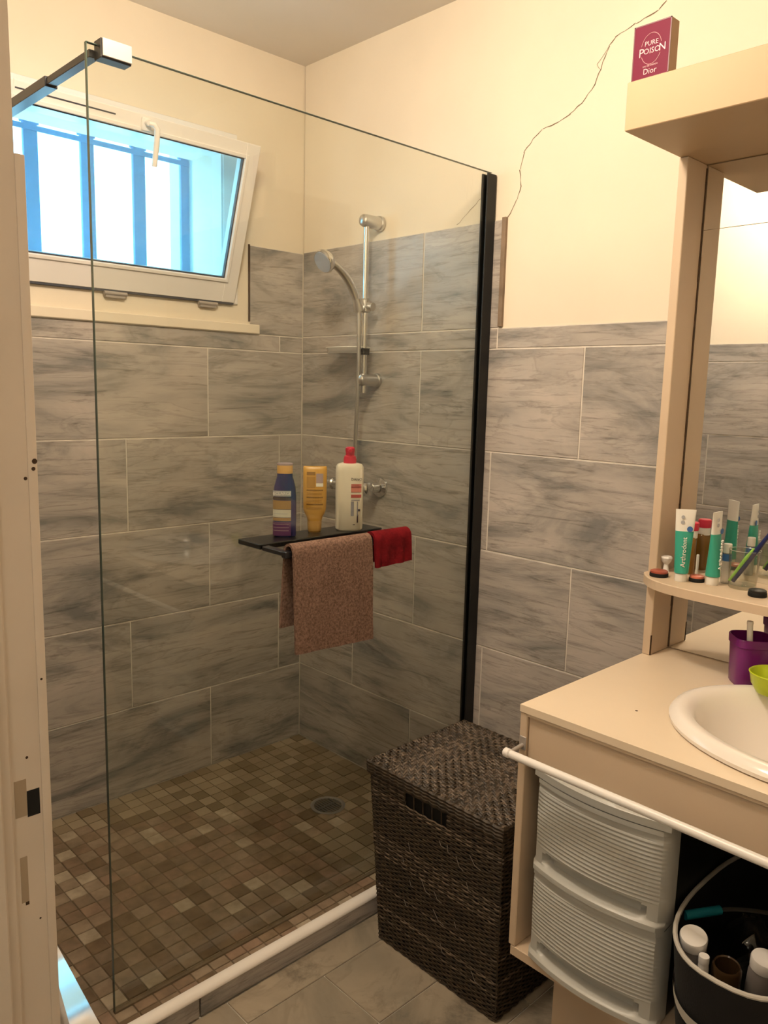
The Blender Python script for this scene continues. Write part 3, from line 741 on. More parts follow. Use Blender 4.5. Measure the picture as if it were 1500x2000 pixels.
b = B(); lathe(b, [(.014, -.135), (.021, -.13), (.022, -.09), (.022, -.05), (.018, -.045), (.018, .045), (.022, .05), (.022, .10)], (-.072, -0.33, 1.046), (0, 1, 0), 24); obj('mixer_body', b, M_chrome, mx_, True)
for yy in (-0.290, -0.440):
    b = B(); lathe(b, [(.034, 0), (.033, .007), (.018, .012), (.016, .060)], (0, yy, 1.044), (-1, 0, 0), 28); obj('wall_rosette', b, M_chrome, mx_, True)
b = B(); lathe(b, [(.020, 0), (.023, .006), (.023, .03), (.017, .036)], (-.072, -0.535, 1.046), (0, -1, 0), 20) if False else lathe(b, [(.018, 0), (.024, .004), (.024, .030), (.019, .036)], (-.072, -0.235, 1.046), (0, 1, 0), 20); obj('mixer_knob', b, M_chrome2, mx_, True)
b = B(); lathe(b, [(.009, 0), (.009, .004)], (-.096, -0.215, 1.046), (-1, 0, 0), 14); obj('cold_mark', b, M_blueprint, mx_, True, label='blue cold mark')

# ================================================================ VANITY
VY, VX = -1.495, -0.602
ZC = 0.755
VE = YF + .002
vc = empty('vanity_cabinet', (-0.3, -2.0, ZF), 'cream painted vanity cabinet with open front under the basin', 'cabinet')
obj('side_panel', bx(-0.600, -0.004, VY - .017, VY, 0.2225, ZC - .0155, bev=.0015), M_van, vc)
obj('side_panel', bx(-0.600, -0.004, -2.56, -2.543, 0.2225, ZC - .0155, bev=.0015), M_van, vc)
obj('front_panel', bx(-0.594, -0.576, -2.542, VY - .018, 0.630, ZC - .0225, bev=.0015), M_van, vc)
obj('top_rail', bx(-0.600, -0.560, -2.542, VY - .018, ZC - .0215, ZC - .0155), M_van, vc)
obj('bottom_board', bx(-0.600, -0.004, -2.542, VY - .005, 0.200, 0.2220, bev=.0015), M_van, vc)
obj('back_panel', bx(-0.012, -0.004, -2.542, VY - .018, 0.2225, ZC - .02), mat('shade_dark_board', (.03, .022, .015), .8), vc, label='back panel coloured dark to stand in for cabinet shade')  # dark colour stands in for shade inside the open cabinet
obj('plinth_panel', bx(-0.470, -0.450, -2.54, -1.53, ZF, 0.1995, bev=.001), M_van, vc)
obj('plinth_panel', bx(-0.4495, -0.02, -1.548, -1.53, ZF, 0.1995), M_van, vc)
# worktop with oval cut-out
BCX, BCY, BA, BB = -0.335, -1.985, 0.232, 0.285
def plate_hole(x0, x1, y0, y1, z0, z1, cx, cy, a, b_, seg=48):
    bm = B()
    for z in (z0, z1):
        o = [bm.verts.new(p) for p in ((x0, y0, z), (x1, y0, z), (x1, y1, z), (x0, y1, z))]
        i = [bm.verts.new(p) for p in sup(cx, cy, z, a, b_, 2.0, seg)]
        es = [bm.edges.new((o[k], o[(k + 1) % 4])) for k in range(4)] + [bm.edges.new((i[k], i[(k + 1) % seg])) for k in range(seg)]
        bmesh.ops.triangle_fill(bm, use_beauty=True, use_dissolve=False, edges=es)
    bm.verts.ensure_lookup_table()
    n = 4 + seg; v = bm.verts
    for k in range(4): bm.faces.new((v[k], v[(k + 1) % 4], v[n + (k + 1) % 4], v[n + k]))
    for k in range(seg): bm.faces.new((v[4 + k], v[n + 4 + k], v[n + 4 + (k + 1) % seg], v[4 + (k + 1) % seg]))
    bmesh.ops.recalc_face_normals(bm, faces=bm.faces); return bm
wt = empty('worktop', (-0.3, -2.05, ZC - .015), 'cream laminate worktop around the white basin', 'worktop')
obj('worktop_board', plate_hole(VX, -0.003, VE, VY, ZC - .0150, ZC, BCX, BCY, BA - .03, BB - .03), M_top, wt)
b = B(); lathe(b, [(.0028, 0), (.0028, .0004)], (-0.4520, -1.668, ZC), seg=10); obj('burn_mark', b, M_wear, wt, label='small dark spot in the laminate')
bs = empty('washbasin', (BCX, BCY, ZC - .14), 'white oval ceramic washbasin set into the cream worktop', 'basin')
L = []
for a, bb_, z in ((BA - .012, BB - .012, ZC + .0005), (BA, BB, ZC + .003), (BA + .001, BB + .001, ZC + .010), (BA - .006, BB - .006, ZC + .020), (BA - .018, BB - .018, ZC + .0245), (BA - .034, BB - .034, ZC + .022), (BA - .046, BB - .047, ZC + .010), (BA - .055, BB - .06, ZC - .02), (BA - .075, BB - .085, ZC - .07), (BA - .12, BB - .14, ZC - .115), (BA - .19, BB - .23, ZC - .132)):
    L.append(sup(BCX - (0.004 if z < ZC else 0), BCY, z, a, bb_, 2.0, 56))
b = B(); rings(b, L, False, True); bmesh.ops.recalc_face_normals(b, faces=b.faces)
obj('basin_bowl', b, M_ceramic, bs, True)
b = B(); lathe(b, [(.02, 0), (.024, .002), (.02, .003)], (BCX, BCY, ZC - .1315), seg=20); obj('basin_plug', b, M_chrome, bs, True)
# towel rail
tr = empty('towel_rail', (-0.62, -2.0, 0.655), 'white tubular rail along the front of the vanity cabinet', 'rail')
b = B(); tube(b, [(-0.650, -1.512, .6690), (-0.650, -2.52, .6705)], .0082, 18); obj('rail_tube', b, M_wplast, tr, True)
b = B(); lathe(b, [(.0075, 0), (.0095, .002), (.0095, .012), (.006, .015)], (-0.650, -1.511, .669), (0, 1, 0), 18); obj('rail_end_cap', b, M_wplast, tr, True)
for yy in (-1.506, -2.52):
    b = B(); box(b, -0.6035, -0.6003, yy - .008, yy + .008, .662, .690, bev=.001); tube(b, [(-0.603, yy, .672), (-0.640, yy, .669)], .0042, 10); obj('rail_bracket', b, M_steel, tr, True)

# plastic drawer tower
dt = empty('drawer_tower', (-0.45, -1.68, 0.222), 'off white ribbed plastic drawer unit under the worktop', 'drawer unit')
DY0, DY1 = -1.822, -1.538
def bowx(t, base=-0.592): return base - 0.024 * (1 - (2 * t - 1) ** 2)
def drawer_front(z0, z1, grip):
    ny_, nz_ = 30, 96; bm = B(); V = []
    H = z1 - z0
    for j in range(nz_ + 1):
        z = z0 + H * j / nz_; rowv = []
        for i in range(ny_ + 1):
            t = i / ny_; y = DY0 + (DY1 - DY0) * t
            # rounded vertical edges
            edge = min(t, 1 - t) * (DY1 - DY0); rd = 0.012
            back = rd - math.sqrt(max(0, rd * rd - (rd - min(edge, rd)) ** 2))
            x = bowx(t) + back
            zl = z - z0
            if zl > .052 and zl < H - .022:
                ph_ = (zl - .052) / 0.0082
                x += -0.0011 * (1 + math.cos(2 * math.pi * ph_)) * min(1, edge / .02)
                x += 0.0012 * math.sin(7 * t + 30 * zl)
            # lip at bottom and grip scoop
            if zl < .010: x -= 0.007
            elif zl < .016: x -= 0.007 * (0.016 - zl) / .006
            if edge > .030:
                gz = (zl - .030) / .0165
                g = 1 - gz * gz - max(0, (abs(2 * t - 1) - .62) / .17) ** 2
                if g > 0: x += 0.020 * min(1, g * 2.2)
            if zl > H - .012: x -= 0.003
            rowv.append(bm.verts.new((x, y, z)))
        V.append(rowv)
    for j in range(nz_):
        for i in range(ny_): bm.faces.new((V[j][i], V[j][i + 1], V[j + 1][i + 1], V[j + 1][i]))
    # sides and back
    bk = [[bm.verts.new((-0.545, y, z)) for y in (DY0 + .002, DY1 - .002)] for z in (z0, z1)]
    for s, idx in ((0, 0), (1, ny_)):
        col = [V[j][idx] for j in range(nz_ + 1)]
        bm.faces.new(col + [bk[1][s], bk[0][s]])
    bm.faces.new((bk[0][0], bk[0][1], bk[1][1], bk[1][0]))
    bm.faces.new([V[0][i] for i in range(ny_ + 1)] + [bk[0][1], bk[0][0]])
    bmesh.ops.recalc_face_normals(bm, faces=bm.faces)
    return bm
for z0, z1 in ((0.2245, 0.4200), (0.4215, 0.6160)):
    obj('drawer', drawer_front(z0, z1, True), M_drawer, dt, True)
obj('drawer_frame', bx(-0.544, -0.12, DY0 + .003, DY1 - .003, 0.2235, 0.6155, bev=.002), mat('shade_dark_plastic', (.012, .013, .012), .4), dt, label='drawer unit body coloured dark for the shaded compartment')  # near-black body stands in for the dark, shaded space beside the drawers
b = B(); n = 24; lo = []; hi = []
def lidloop(z, o_): return [Vector((bowx(i / n, -0.592 - o_), DY0 - o_ + (DY1 - DY0 + 2 * o_) * i / n, z)) for i in range(n + 1)] + [Vector((-0.53, DY1 + o_, z)), Vector((-0.53, DY0 - o_, z))]
rings(b, [lidloop(.6165, 0), lidloop(.6175, .003), lidloop(.632, .003), lidloop(.636, -.002)]); bmesh.ops.recalc_face_normals(b, faces=b.faces)
obj('lid', b, M_drawer, dt, True)

# black tote with toiletries
tb = empty('storage_bag', (-0.41, -1.965, 0.222), 'black fabric bag with pale piping full of toiletries beside the drawers', 'bag')
RC = (-0.428, -1.958); RA, RB, RZ = 0.258, 0.134, 0.455
def bagring(z, s, n_=2.5): return sup(RC[0] + (1 - s) * 0.10, RC[1], z, RA * s, RB * s, n_, 48)
b = B()
rings(b, [bagring(.2225, .86), bagring(.225, .90), bagring(.30, .94), bagring(.38, .97), bagring(RZ, 1.0), bagring(RZ, .985), bagring(.38, .955), bagring(.30, .925), bagring(.235, .87)])
bmesh.ops.recalc_face_normals(b, faces=b.faces); obj('bag_body', b, M_bag, tb, True)
b = B(); pts = bagring(RZ + .002, .99); pts = pts + [pts[0]]; tube(b, pts, .0042, 8, cap=False); obj('piping', b, M_pipe, tb, True)
b = B(); A_ = []; Z_ = []
for i in range(27):
    t = math.radians(118 + 4.0 * i); u = i / 26
    zt = .372 - .012 * math.sin(math.pi * u); w = .011 + .009 * math.sin(math.pi * u)
    if i < 2: w *= .4 + .3 * i
    for lst, z in ((A_, zt), (Z_, zt - w)):
        s = .94 + (z - .30) * .385 + .006
        cc, s_ = math.cos(t), math.sin(t)
        x = RC[0] + (1 - s) * .10 + RA * s * math.copysign(abs(cc) ** .8, cc); y = RC[1] + RB * s * math.copysign(abs(s_) ** .8, s_)
        lst.append(b.verts.new((x - .002, y, z)))
for i in range(26): b.faces.new((A_[i], A_[i + 1], Z_[i + 1], Z_[i]))
obj('front_strap', b, M_pipe, tb, True, label='pale curved strap on the bag front')
def cap_bottle(name, x, y, zt, r, m_body, m_cap, label, hb=.15, cap_h=.02, tilt=(0, 0)):
    t = empty(name, (x, y, zt - hb), label, 'bottle')
    ax = Vector((tilt[0], tilt[1], 1)).normalized()
    b = B(); lathe(b, [(r * .9, -hb), (r * 1.0, -hb + .004), (r * 1.0, -cap_h - .012), (r * .9, -cap_h)], (x, y, zt), ax, 24); obj('bottle_body', b, m_body, t, True)
    b = B(); lathe(b, [(r * .98, -cap_h), (r * 1.0, -.003), (r * .94, 0)], (x, y, zt), ax, 24); obj('cap', b, m_cap, t, True)
    return t
M_greyb = mat('greyish_bottle', (.30, .27, .26), .35)
cap_bottle('toiletry_bottle', -0.596, -1.880, .452, .0235, M_greyb, M_wplast, 'white capped bottle at the left front corner of the black bag', tilt=(-.25, -.12))
cap_bottle('toiletry_bottle', -0.5545, -1.985, .448, .0225, M_greyb, M_wplast, 'white capped bottle at the right in the black bag', tilt=(-.1, -.1))
cap_bottle('small_tube', -0.612, -1.907, .437, .0090, M_wplast, M_wplast, 'tiny white tube against the front rim of the black bag', hb=.10, cap_h=.012)
t = empty('glass_jar', (-0.578, -1.932, .33), 'open brown glass jar standing between the capped bottles in the bag', 'jar')
b = B(); lathe(b, [(.022, 0), (.024, .004), (.024, .085), (.021, .09), (.019, .088), (.021, .01)], (-0.578, -1.932, .335), (-.1, -.05, 1), 24); obj('jar_body', b, M_jar, t, True)
b = B(); tube(b, [(-0.535, -1.835, .437), (-0.470, -1.872, .437)], .0085, 12); o = obj('teal_tube', b, M_teal2, None, True); tag(o, 'teal plastic tube lying inside the black bag at its left', 'tube')
t = empty('clear_pouch', (-0.46, -1.93, .38), 'crumpled clear plastic pouch behind the jar in the bag', 'pouch')
b = B(); rings(b, [sup(-0.455, -1.925, z, a, a * .9, 2.4, 20) for z, a in ((.33, .045), (.38, .055), (.42, .045), (.438, .02))]); 
for v in b.verts: v.co += Vector((random.uniform(-.006, .006), random.uniform(-.006, .006), random.uniform(-.005, .005)))
obj('pouch_body', b, M_clear, t, True)
b = B(); tube(b, bez((-0.47, -1.872, .437), (-0.455, -1.90, .45), (-0.42, -1.95, .452), (-0.40, -2.03, .45), 12), .004, 6); obj('pouch_edge', b, M_frost, t, True)

# ================================================================ MIRROR UNIT
mu_ = empty('mirror_cabinet', (-0.06, -2.02, ZC), 'cream framed wall mirror unit with deep top box and narrow shelf', 'mirror')
obj('side_post', bx(-0.113, -0.001, VY - .0205, VY + .0005, ZC + .0005, 1.8995, bev=.0015), M_van, mu_)
obj('side_post', bx(-0.113, -0.001, -2.56, -2.54, ZC + .0005, 1.8995, bev=.0015), M_van, mu_)
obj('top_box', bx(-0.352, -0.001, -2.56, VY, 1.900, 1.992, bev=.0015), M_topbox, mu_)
obj('back_board', bx(-0.018, -0.001, -2.539, VY - .0215, ZC + .001, 1.899), M_van, mu_)
obj('mirror_panel', bx(-0.0205, -0.0182, -2.537, VY - .0235, ZC + .003, 1.7545), M_mirror, mu_)
obj('mirror_panel', bx(-0.0205, -0.0182, -2.537, VY - .0245, 1.7560, 1.897), M_mirror, mu_)
# dark worn gap between post and mirror
b = B(); z = ZC + .004
while z < 1.89:
    h = random.uniform(.02, .07); w = random.uniform(.0003, .0018) if random.random() < .5 else .0002
    box(b, -0.0235 - w, -0.0208, VY - .0225, VY - .0205, z, min(z + h, 1.895)); z += h
obj('worn_gap', b, M_edge2, mu_, label='dark worn paint along the mirror edge')
obj('worn_gap', bx(-0.1132, -0.109, VY - .0212, VY - .019, ZC + .001, ZC + .05), M_wear, mu_)
# shelf with rounded front
b = B(); n = 40; SHZ = 0.9605
def shelfx(y):
    d = (VY + .0008) - y; D = (VY + .0008) + 2.56; e = min(d, D - d)
    return -0.132 - 0.088 * (1 - math.exp(-e / .05)) if e > 0 else -0.132
def shelfloop(z, o_=0):
    L_ = []
    for i in range(n + 1):
        t = i / n; tt = t * t * .6 + t * .4 if t < .5 else t * .0 + (1 - ((1 - t) ** 2 * .6 + (1 - t) * .4))
        y = VY + .0008 - tt * (2.56 - 1.4942); L_.append(Vector((shelfx(y) + o_, y, z)))
    return L_ + [Vector((-0.0215, -2.56, z)), Vector((-0.0215, VY - .021, z)), Vector((-.1135, VY - .021, z)), Vector((-.1135, VY + .0008, z))]
rings(b, [shelfloop(SHZ - .0215), shelfloop(SHZ - .002), shelfloop(SHZ, .002)]); bmesh.ops.recalc_face_normals(b, faces=b.faces)
obj('shelf', b, M_van, mu_, label='narrow cream shelf with rounded front corner')

# perfume box on top
pf = empty('perfume_box', (-0.325, -1.54, 1.993), 'burgundy perfume box standing on top of the mirror unit', 'box')
PX, PYa, PYb, PZa, PZb = -0.3465, -1.5785, -1.500, 1.9930, 2.093
obj('carton', bx(-0.3455, -0.316, PYb - .078, PYb, PZa, PZb, bev=.0005), M_boxside, pf)
obj('front_face', bx(PX - .0004, -0.3456, PYa + .0005, PYb, PZa, PZb), M_burg, pf, label='glossy burgundy front')
b = B(); e_ = .0022
for (y0, y1, z0, z1) in ((PYb - e_, PYb, PZa, PZb), (PYa, PYa + e_, PZa, PZb), (PYa, PYb, PZb - e_, PZb), (PYa, PYb, PZa, PZa + .001)): box(b, PX - .0007, PX - .0003, y0, y1, z0, z1)
obj('edge_line', b, M_burgd, pf)
yc = (PYa + PYb) / 2 ; tx = PX - .0009
text('lettering', 'PURE', .0125, (tx, yc, 2.0555), (0, -1, 0), (0, 0, 1), M_boxtext, pf)
text('lettering', 'P', .0225, (tx, yc + .0205, 2.0405), (0, -1, 0), (0, 0, 1), M_boxtext, pf)
text('lettering', 'OISO', .0150, (tx, yc - .0015, 2.0415), (0, -1, 0), (0, 0, 1), M_boxtext, pf)
text('lettering', 'N', .0195, (tx, yc - .0235, 2.0425), (0, -1, 0), (0, 0, 1), M_boxtext, pf)
text('lettering', 'EAU DE PARFUM', .0042, (tx, yc, 2.0145), (0, -1, 0), (0, 0, 1), M_boxtext, pf)
text('lettering', 'Dior', .0150, (tx, yc, 2.0045), (0, -1, 0), (0, 0, 1), M_boxtext, pf)
b = B()
for a0, a1 in ((15, 165), (205, 335)):
    tube(b, [(tx, yc + .0215 * math.cos(math.radians(a)), 2.0455 + .0285 * math.sin(math.radians(a))) for a in range(a0, a1 + 1, 10)], .0005, 5)
obj('oval_emblem', b, M_boxtext, pf, True)

# ================================================================ THINGS ON THE NARROW SHELF
def toothpaste(name, x, y, rot, label, h=.165):
    t = empty(name, (x, y, SHZ), label, 'toothpaste')
    b = B(); lathe(b, [(.0125, 0), (.0135, .002), (.0135, .018), (.011, .020)], (x, y, SHZ), seg=20); obj('cap', b, M_tubew, t, True)
    def sec(u):  # u in 0..1 up the tube
        return (.0155 + .0065 * u, .0150 * (1 - u) ** .8 + .0012)
    def body(u0, u1, nm, m_, n_=8):
        bm = B(); L_ = []
        for k in range(n_ + 1):
            u = u0 + (u1 - u0) * k / n_; a, d = sec(u); L_.append(sup(x, y, SHZ + .020 + (h - .020) * u, a, d, 2.0, 24, rot))
        rings(bm, L_); return obj(nm, bm, m_, t, True)
    body(0, .66, 'tube_body', M_teal); body(.66, 1.0, 'tube_top', M_tubew)
    rx = Vector((math.cos(rot), math.sin(rot), 0)); nn = Vector((math.sin(rot), -math.cos(rot), 0))
    if nn.dot(CAM - Vector((x, y, 1))) < 0: nn = -nn; rx = -rx
    p = Vector((x, y, SHZ + .020 + (h - .02) * .34)) + nn * .0150
    text('lettering', 'Arthrodont', .0145, p, (0, 0, 1), -rx, M_tubew, t, ext=.0012)
    p = Vector((x, y, SHZ + .020 + (h - .02) * .80)) + nn * .0062 - rx * .006
    b = B(); lathe(b, [(.0045, 0), (.0045, .0006)], p, nn, 12); lathe(b, [(.004, 0), (.004, .0006)], p + Vector((0, 0, .012)), nn, 12); obj('print', b, M_lab1, t)
    p = Vector((x, y, SHZ + .020 + (h - .02) * .70)) + nn * .0080 + rx * .010
    b = B(); lathe(b, [(.0065, 0), (.0065, .0006)], p, nn, 12); obj('print', b, M_blueprint, t)
    return t
cx1 = (-0.1487, -1.5937); v1 = facing(cx1); r1 = math.atan2(v1.x, -v1.y) + math.radians(12)
toothpaste('toothpaste_tube', cx1[0], cx1[1], math.atan2(-v1.x, v1.y) + math.pi + math.radians(8), 'teal and white toothpaste tube facing front, leftmost on the shelf')
cx2 = (-0.1245, -1.6553)
toothpaste('toothpaste_tube', cx2[0], cx2[1], math.atan2(-v1.x, v1.y) + math.pi + math.radians(62), 'teal and white toothpaste tube turned edge-on, right of the other')
def compact(x, y, label, r=.0185, top=M_blush):
    t = empty('makeup_compact', (x, y, SHZ), label, 'makeup pot')
    b = B(); lathe(b, [(r, 0), (r * 1.03, .002), (r * 1.03, .008), (r, .009)], (x, y, SHZ), seg=28); obj('pot_base', b, M_dark, t, True)
    b = B(); lathe(b, [(r * .97, .009), (r * .97, .013), (r * .85, .0145)], (x, y, SHZ), seg=28); obj('pot_lid', b, top, t, True)
    return t
compact(-0.1441, -1.5385, 'black and red-brown make-up pot at the left end of the shelf', .0205, M_blush)
compact(-0.1230, -1.6195, 'red-brown make-up pot with black base between the toothpaste tubes', .0165, mat('coral_lid', (.55, .16, .10), .4))
compact(-0.150, -1.765, 'black make-up pot at the right edge of the photo', .0185, M_blackmat)
t = empty('claw_knob', (-0.084, -1.5245, SHZ), 'small white plastic knob standing behind the left make-up pot', 'knob')
b = B(); lathe(b, [(.009, 0), (.007, .004), (.0055, .018), (.012, .026), (.0145, .034), (.012, .038)], (-0.084, -1.5245, SHZ), seg=8); obj('knob_body', b, M_wplast, t, True)
t = empty('oil_bottle', (-0.054, -1.567, SHZ), 'small amber bottle with red cap behind the toothpaste tubes', 'bottle')
x, y = -0.054, -1.567
b = B(); rings(b, [sup(x, y, SHZ + z, a, a * .7, 2.8, 24, .3) for z, a in ((0, .017), (.003, .0185), (.082, .0185), (.088, .014))]); obj('bottle_body', b, M_oil, t, True)
b = B(); lathe(b, [(.0135, .086), (.0135, .104)], (x, y, SHZ), seg=20); obj('collar', b, M_tubew, t, True)
b = B(); lathe(b, [(.0150, .104), (.0155, .106), (.0155, .122), (.013, .124)], (x, y, SHZ), seg=20); obj('cap', b, M_redcap, t, True)
b = B(); lathe(b, [(.0032, 0), (.0032, .052), (.0025, .054)], (-0.0800, -1.5985, SHZ), seg=10); o = obj('nail_stick', b, M_tubew, None, True); tag(o, 'thin ivory stick standing between the two toothpaste tubes', 'stick')
def vial(x, y, label, m_lab):
    t = empty('sample_vial', (x, y, SHZ), label, 'vial')
    b = B(); lathe(b, [(.009, 0), (.010, .003), (.010, .066), (.007, .070)], (x, y, SHZ), seg=18); obj('vial_body', b, M_frost, t, True)
    b = B(); lathe(b, [(.0085, .070), (.009, .072), (.009, .090), (.008, .091)], (x, y, SHZ), seg=18); obj('cap', b, M_tubew, t, True)
    b = B(); lathe(b, [(.0103, .052), (.0103, .068)], (x, y, SHZ), seg=18, cap=False); obj('vial_label', b, m_lab, t, True)
vial(-0.086, -1.668, 'small frosted vial with white cap and blue label beside the tumbler', M_blueprint)
t = empty('glass_tumbler', (-0.100, -1.712, SHZ), 'clear tumbler holding a striped toothbrush on the shelf', 'tumbler')
x, y = -0.100, -1.712
b = B(); lathe(b, [(.027, 0), (.029, .003), (.033, .085), (.0315, .085), (.028, .008), (.005, .007)], (x, y, SHZ), seg=32); obj('tumbler_body', b, M_clear, t, True)
b = B(); lathe(b, [(.0325, .0845), (.0335, .0862), (.0322, .0862)], (x, y, SHZ), seg=32, cap=False); obj('tumbler_rim', b, M_frost, t, True)
def brush(name, p0, p1, r, m_a, m_b, label, heads=True):
    t = empty(name, p0, label, 'toothbrush'); p0, p1 = Vector(p0), Vector(p1); d = p1 - p0
    b = B(); tube(b, [p0, p0 + d * .2, p0 + d * .55, p0 + d * .8], [r * .8, r, r * .9, r * .6], 10); obj('handle', b, m_a, t, True)
    b = B(); w = d.cross(Vector((0, 0, 1))).normalized() * 0; off = Vector((-.004, .0065, .001))
    tube(b, [p0 + off, p0 + d * .35 + off, p0 + d * .5 + off], [r * .5, r * .75, r * .4], 8); obj('grip', b, m_b, t, True)
    b = B(); tube(b, [p0 + d * .8, p0 + d * .9, p1], [r * .55, r * .9, r * .8], 8); obj('brush_head', b, M_wplast, t, True)
    n_ = d.cross(Vector((1, 1, 0))).normalized()
    b = B(); tube(b, [p0 + d * .94, p0 + d * .94 + n_ * .012], [r * .85, r * .8], 8); obj('bristles', b, M_wplast, t, True)
brush('toothbrush', (-0.112, -1.696, SHZ + .014), (-0.109, -1.788, SHZ + .172), .0058, M_navybrush, M_green, 'navy and green toothbrush leaning to the right in the tumbler')

# ================================================================ ON THE BASIN RIM
x, y, z0 = -0.150, -1.762, ZC + .0265
cpz = ZC + .0005
t = empty('toothbrush_cup', (-0.118, -1.752, cpz), 'purple plastic cup standing behind the basin', 'cup')
x, y = -0.118, -1.752
b = B(); rings(b, [sup(x, y, cpz + z, a, a, 3.6, 40, .75) for z, a in ((0, .0355), (.003, .0370), (.088, .0405), (.090, .0428), (.106, .0432), (.108, .0418))] + [sup(x, y, cpz + z, a, a, 3.6, 40, .75) for z, a in ((.107, .0400), (.09, .0385), (.006, .0345))])
bmesh.ops.recalc_face_normals(b, faces=b.faces); obj('cup_body', b, M_purple, t, True)
b = B(); tube(b, [(x - .028, y - .006, cpz + .095), (x - .032, y - .004, cpz + .142)], .0062, 12); tube(b, [(x - .010, y, cpz + .01), (x - .028, y - .006, cpz + .10)], .005, 10)
lathe(b, [(.006, 0), (.007, .003), (.006, .008)], (x - .032, y - .004, cpz + .140), seg=12); o = obj('white_brush', b, M_wplast, None, True); tag(o, 'white handle sticking out of the purple cup', 'toothbrush')
x, y, gz = -0.2035, -1.838, ZC + .0255
t = empty('soap_bowl', (x, y, gz), 'lime green plastic bowl on the basin rim', 'bowl')
b = B(); lathe(b, [(.033, 0), (.037, .001), (.047, .018), (.0505, .037), (.0525, .041), (.0505, .0425), (.0485, .040), (.045, .020), (.034, .005)], (x, y, gz), seg=40); obj('bowl_body', b, M_lime, t, True)

# ================================================================ LAUNDRY BASKET
lb = empty('laundry_basket', (-0.36, -1.22, ZF), 'dark brown woven square laundry basket with lid', 'basket')
BZ0, BZ1 = ZF, 0.405
def bask(z):   # rectangle at height z (x0 front, x1 back, y0 right, y1 left)
    t = (z - BZ0) / (0.44 - BZ0)
    return (-0.528 - .020 * t, -0.185 + .004 * t, -1.418 - .012 * t, -1.032 + .030 * t)
b = B()
a0, a1 = bask(BZ0), bask(BZ1); inn = .006
rings(b, [[Vector((a[0] + inn, a[2] + inn, z)), Vector((a[1] - inn, a[2] + inn, z)), Vector((a[1] - inn, a[3] - inn, z)), Vector((a[0] + inn, a[3] - inn, z))] for a, z in ((a0, BZ0 + .002), (a1, BZ1))])
obj('basket_dark_core', b, M_dark, lb)  # added dark box gives the shaded inside behind the weave
def perim(a, step):   # points round the rectangle with outward normals
    x0, x1, y0, y1 = a; P_ = []
    for (p, q, nrm) in (((x0, y1), (x0, y0), (-1, 0)), ((x0, y0), (x1, y0), (0, -1)), ((x1, y0), (x1, y1), (1, 0)), ((x1, y1), (x0, y1), (0, 1))):
        L_ = math.hypot(q[0] - p[0], q[1] - p[1]); n_ = int(round(L_ / step))
        for i in range(n_): P_.append((p[0] + (q[0] - p[0]) * i / n_, p[1] + (q[1] - p[1]) * i / n_, nrm))
    return P_
b = B(); bw = B(); rowi = 0; z = BZ0 + .004
rnd = random.Random(5)
while z < BZ1 - .002:
    a = bask(z); P_ = perim(a, .0056)
    n_ = len(P_); prev = first = None; rj = rnd.uniform(-.001, .001)
    tgt = b if rnd.random() < .88 else bw
    for i in range(n_ + 1):
        px, py, nrm = P_[i % n_]
        hole = (nrm == (-1, 0) and -1.262 < py < -1.13 and .362 < z < .398)
        o_ = 0.0017 * math.cos(math.pi * i * .0056 / .0155 + math.pi * rowi) + .0012
        zc_ = z + rj + rnd.uniform(-.0005, .0005); hw = .0029
        ring_ = [tgt.verts.new((px + nrm[0] * (o_ + dx), py + nrm[1] * (o_ + dx), zc_ + dz)) for dx, dz in ((.0018, 0), (0, hw), (-.0018, 0), (0, -hw))]
        if prev and not (hole or prevhole):
            for k in range(4): tgt.faces.new((prev[k], prev[(k + 1) % 4], ring_[(k + 1) % 4], ring_[k]))
        prev = ring_; prevhole = hole
    z += .0057; rowi += 1
for bb_ in (b, bw):
    loose = [v for v in bb_.verts if not v.link_faces]; bmesh.ops.delete(bb_, geom=loose, context='VERTS')
obj('woven_strands', b, M_rattan, lb, False, kind='stuff'); obj('woven_strands', bw, M_rattan2, lb, False, kind='stuff')
b = B()
at, abm = bask(BZ1), bask(BZ0)
def side_pts(a):
    x0, x1, y0, y1 = a; P_ = []
    for (p, q, nrm, n_) in (((x0, y1), (x0, y0), (-1, 0), 14), ((x0, y0), (x1, y0), (0, -1), 12), ((x1, y0), (x1, y1), (1, 0), 14), ((x1, y1), (x0, y1), (0, 1), 12)):
        for i in range(n_): P_.append((p[0] + (q[0] - p[0]) * i / n_, p[1] + (q[1] - p[1]) * i / n_, nrm))
    return P_
for (tx_, ty_, nrm), (bx_, by_, _) in zip(side_pts(at), side_pts(abm)):
    tube(b, [(bx_, by_, BZ0 + .001), (tx_, ty_, BZ1)], .0019, 5)
obj('stakes', b, M_rattan, lb, kind='stuff')
# stray broken cane ends
b = B()
for _ in range(15):
    y = rnd.uniform(-1.38, -1.10); z = rnd.uniform(.02, .33); a = bask(z); l_ = rnd.uniform(.015, .045); dy = rnd.uniform(-.8, -.2)
    tube(b, [(a[0] - .004, y, z), (a[0] - .009, y + dy * l_, z - l_ * .45), (a[0] - .006, y + dy * l_ * 1.7, z - l_ * .6)], .0007, 4)
obj('loose_cane', b, mat('pale_cane_ends', (.19, .16, .135), .5), lb, kind='stuff')
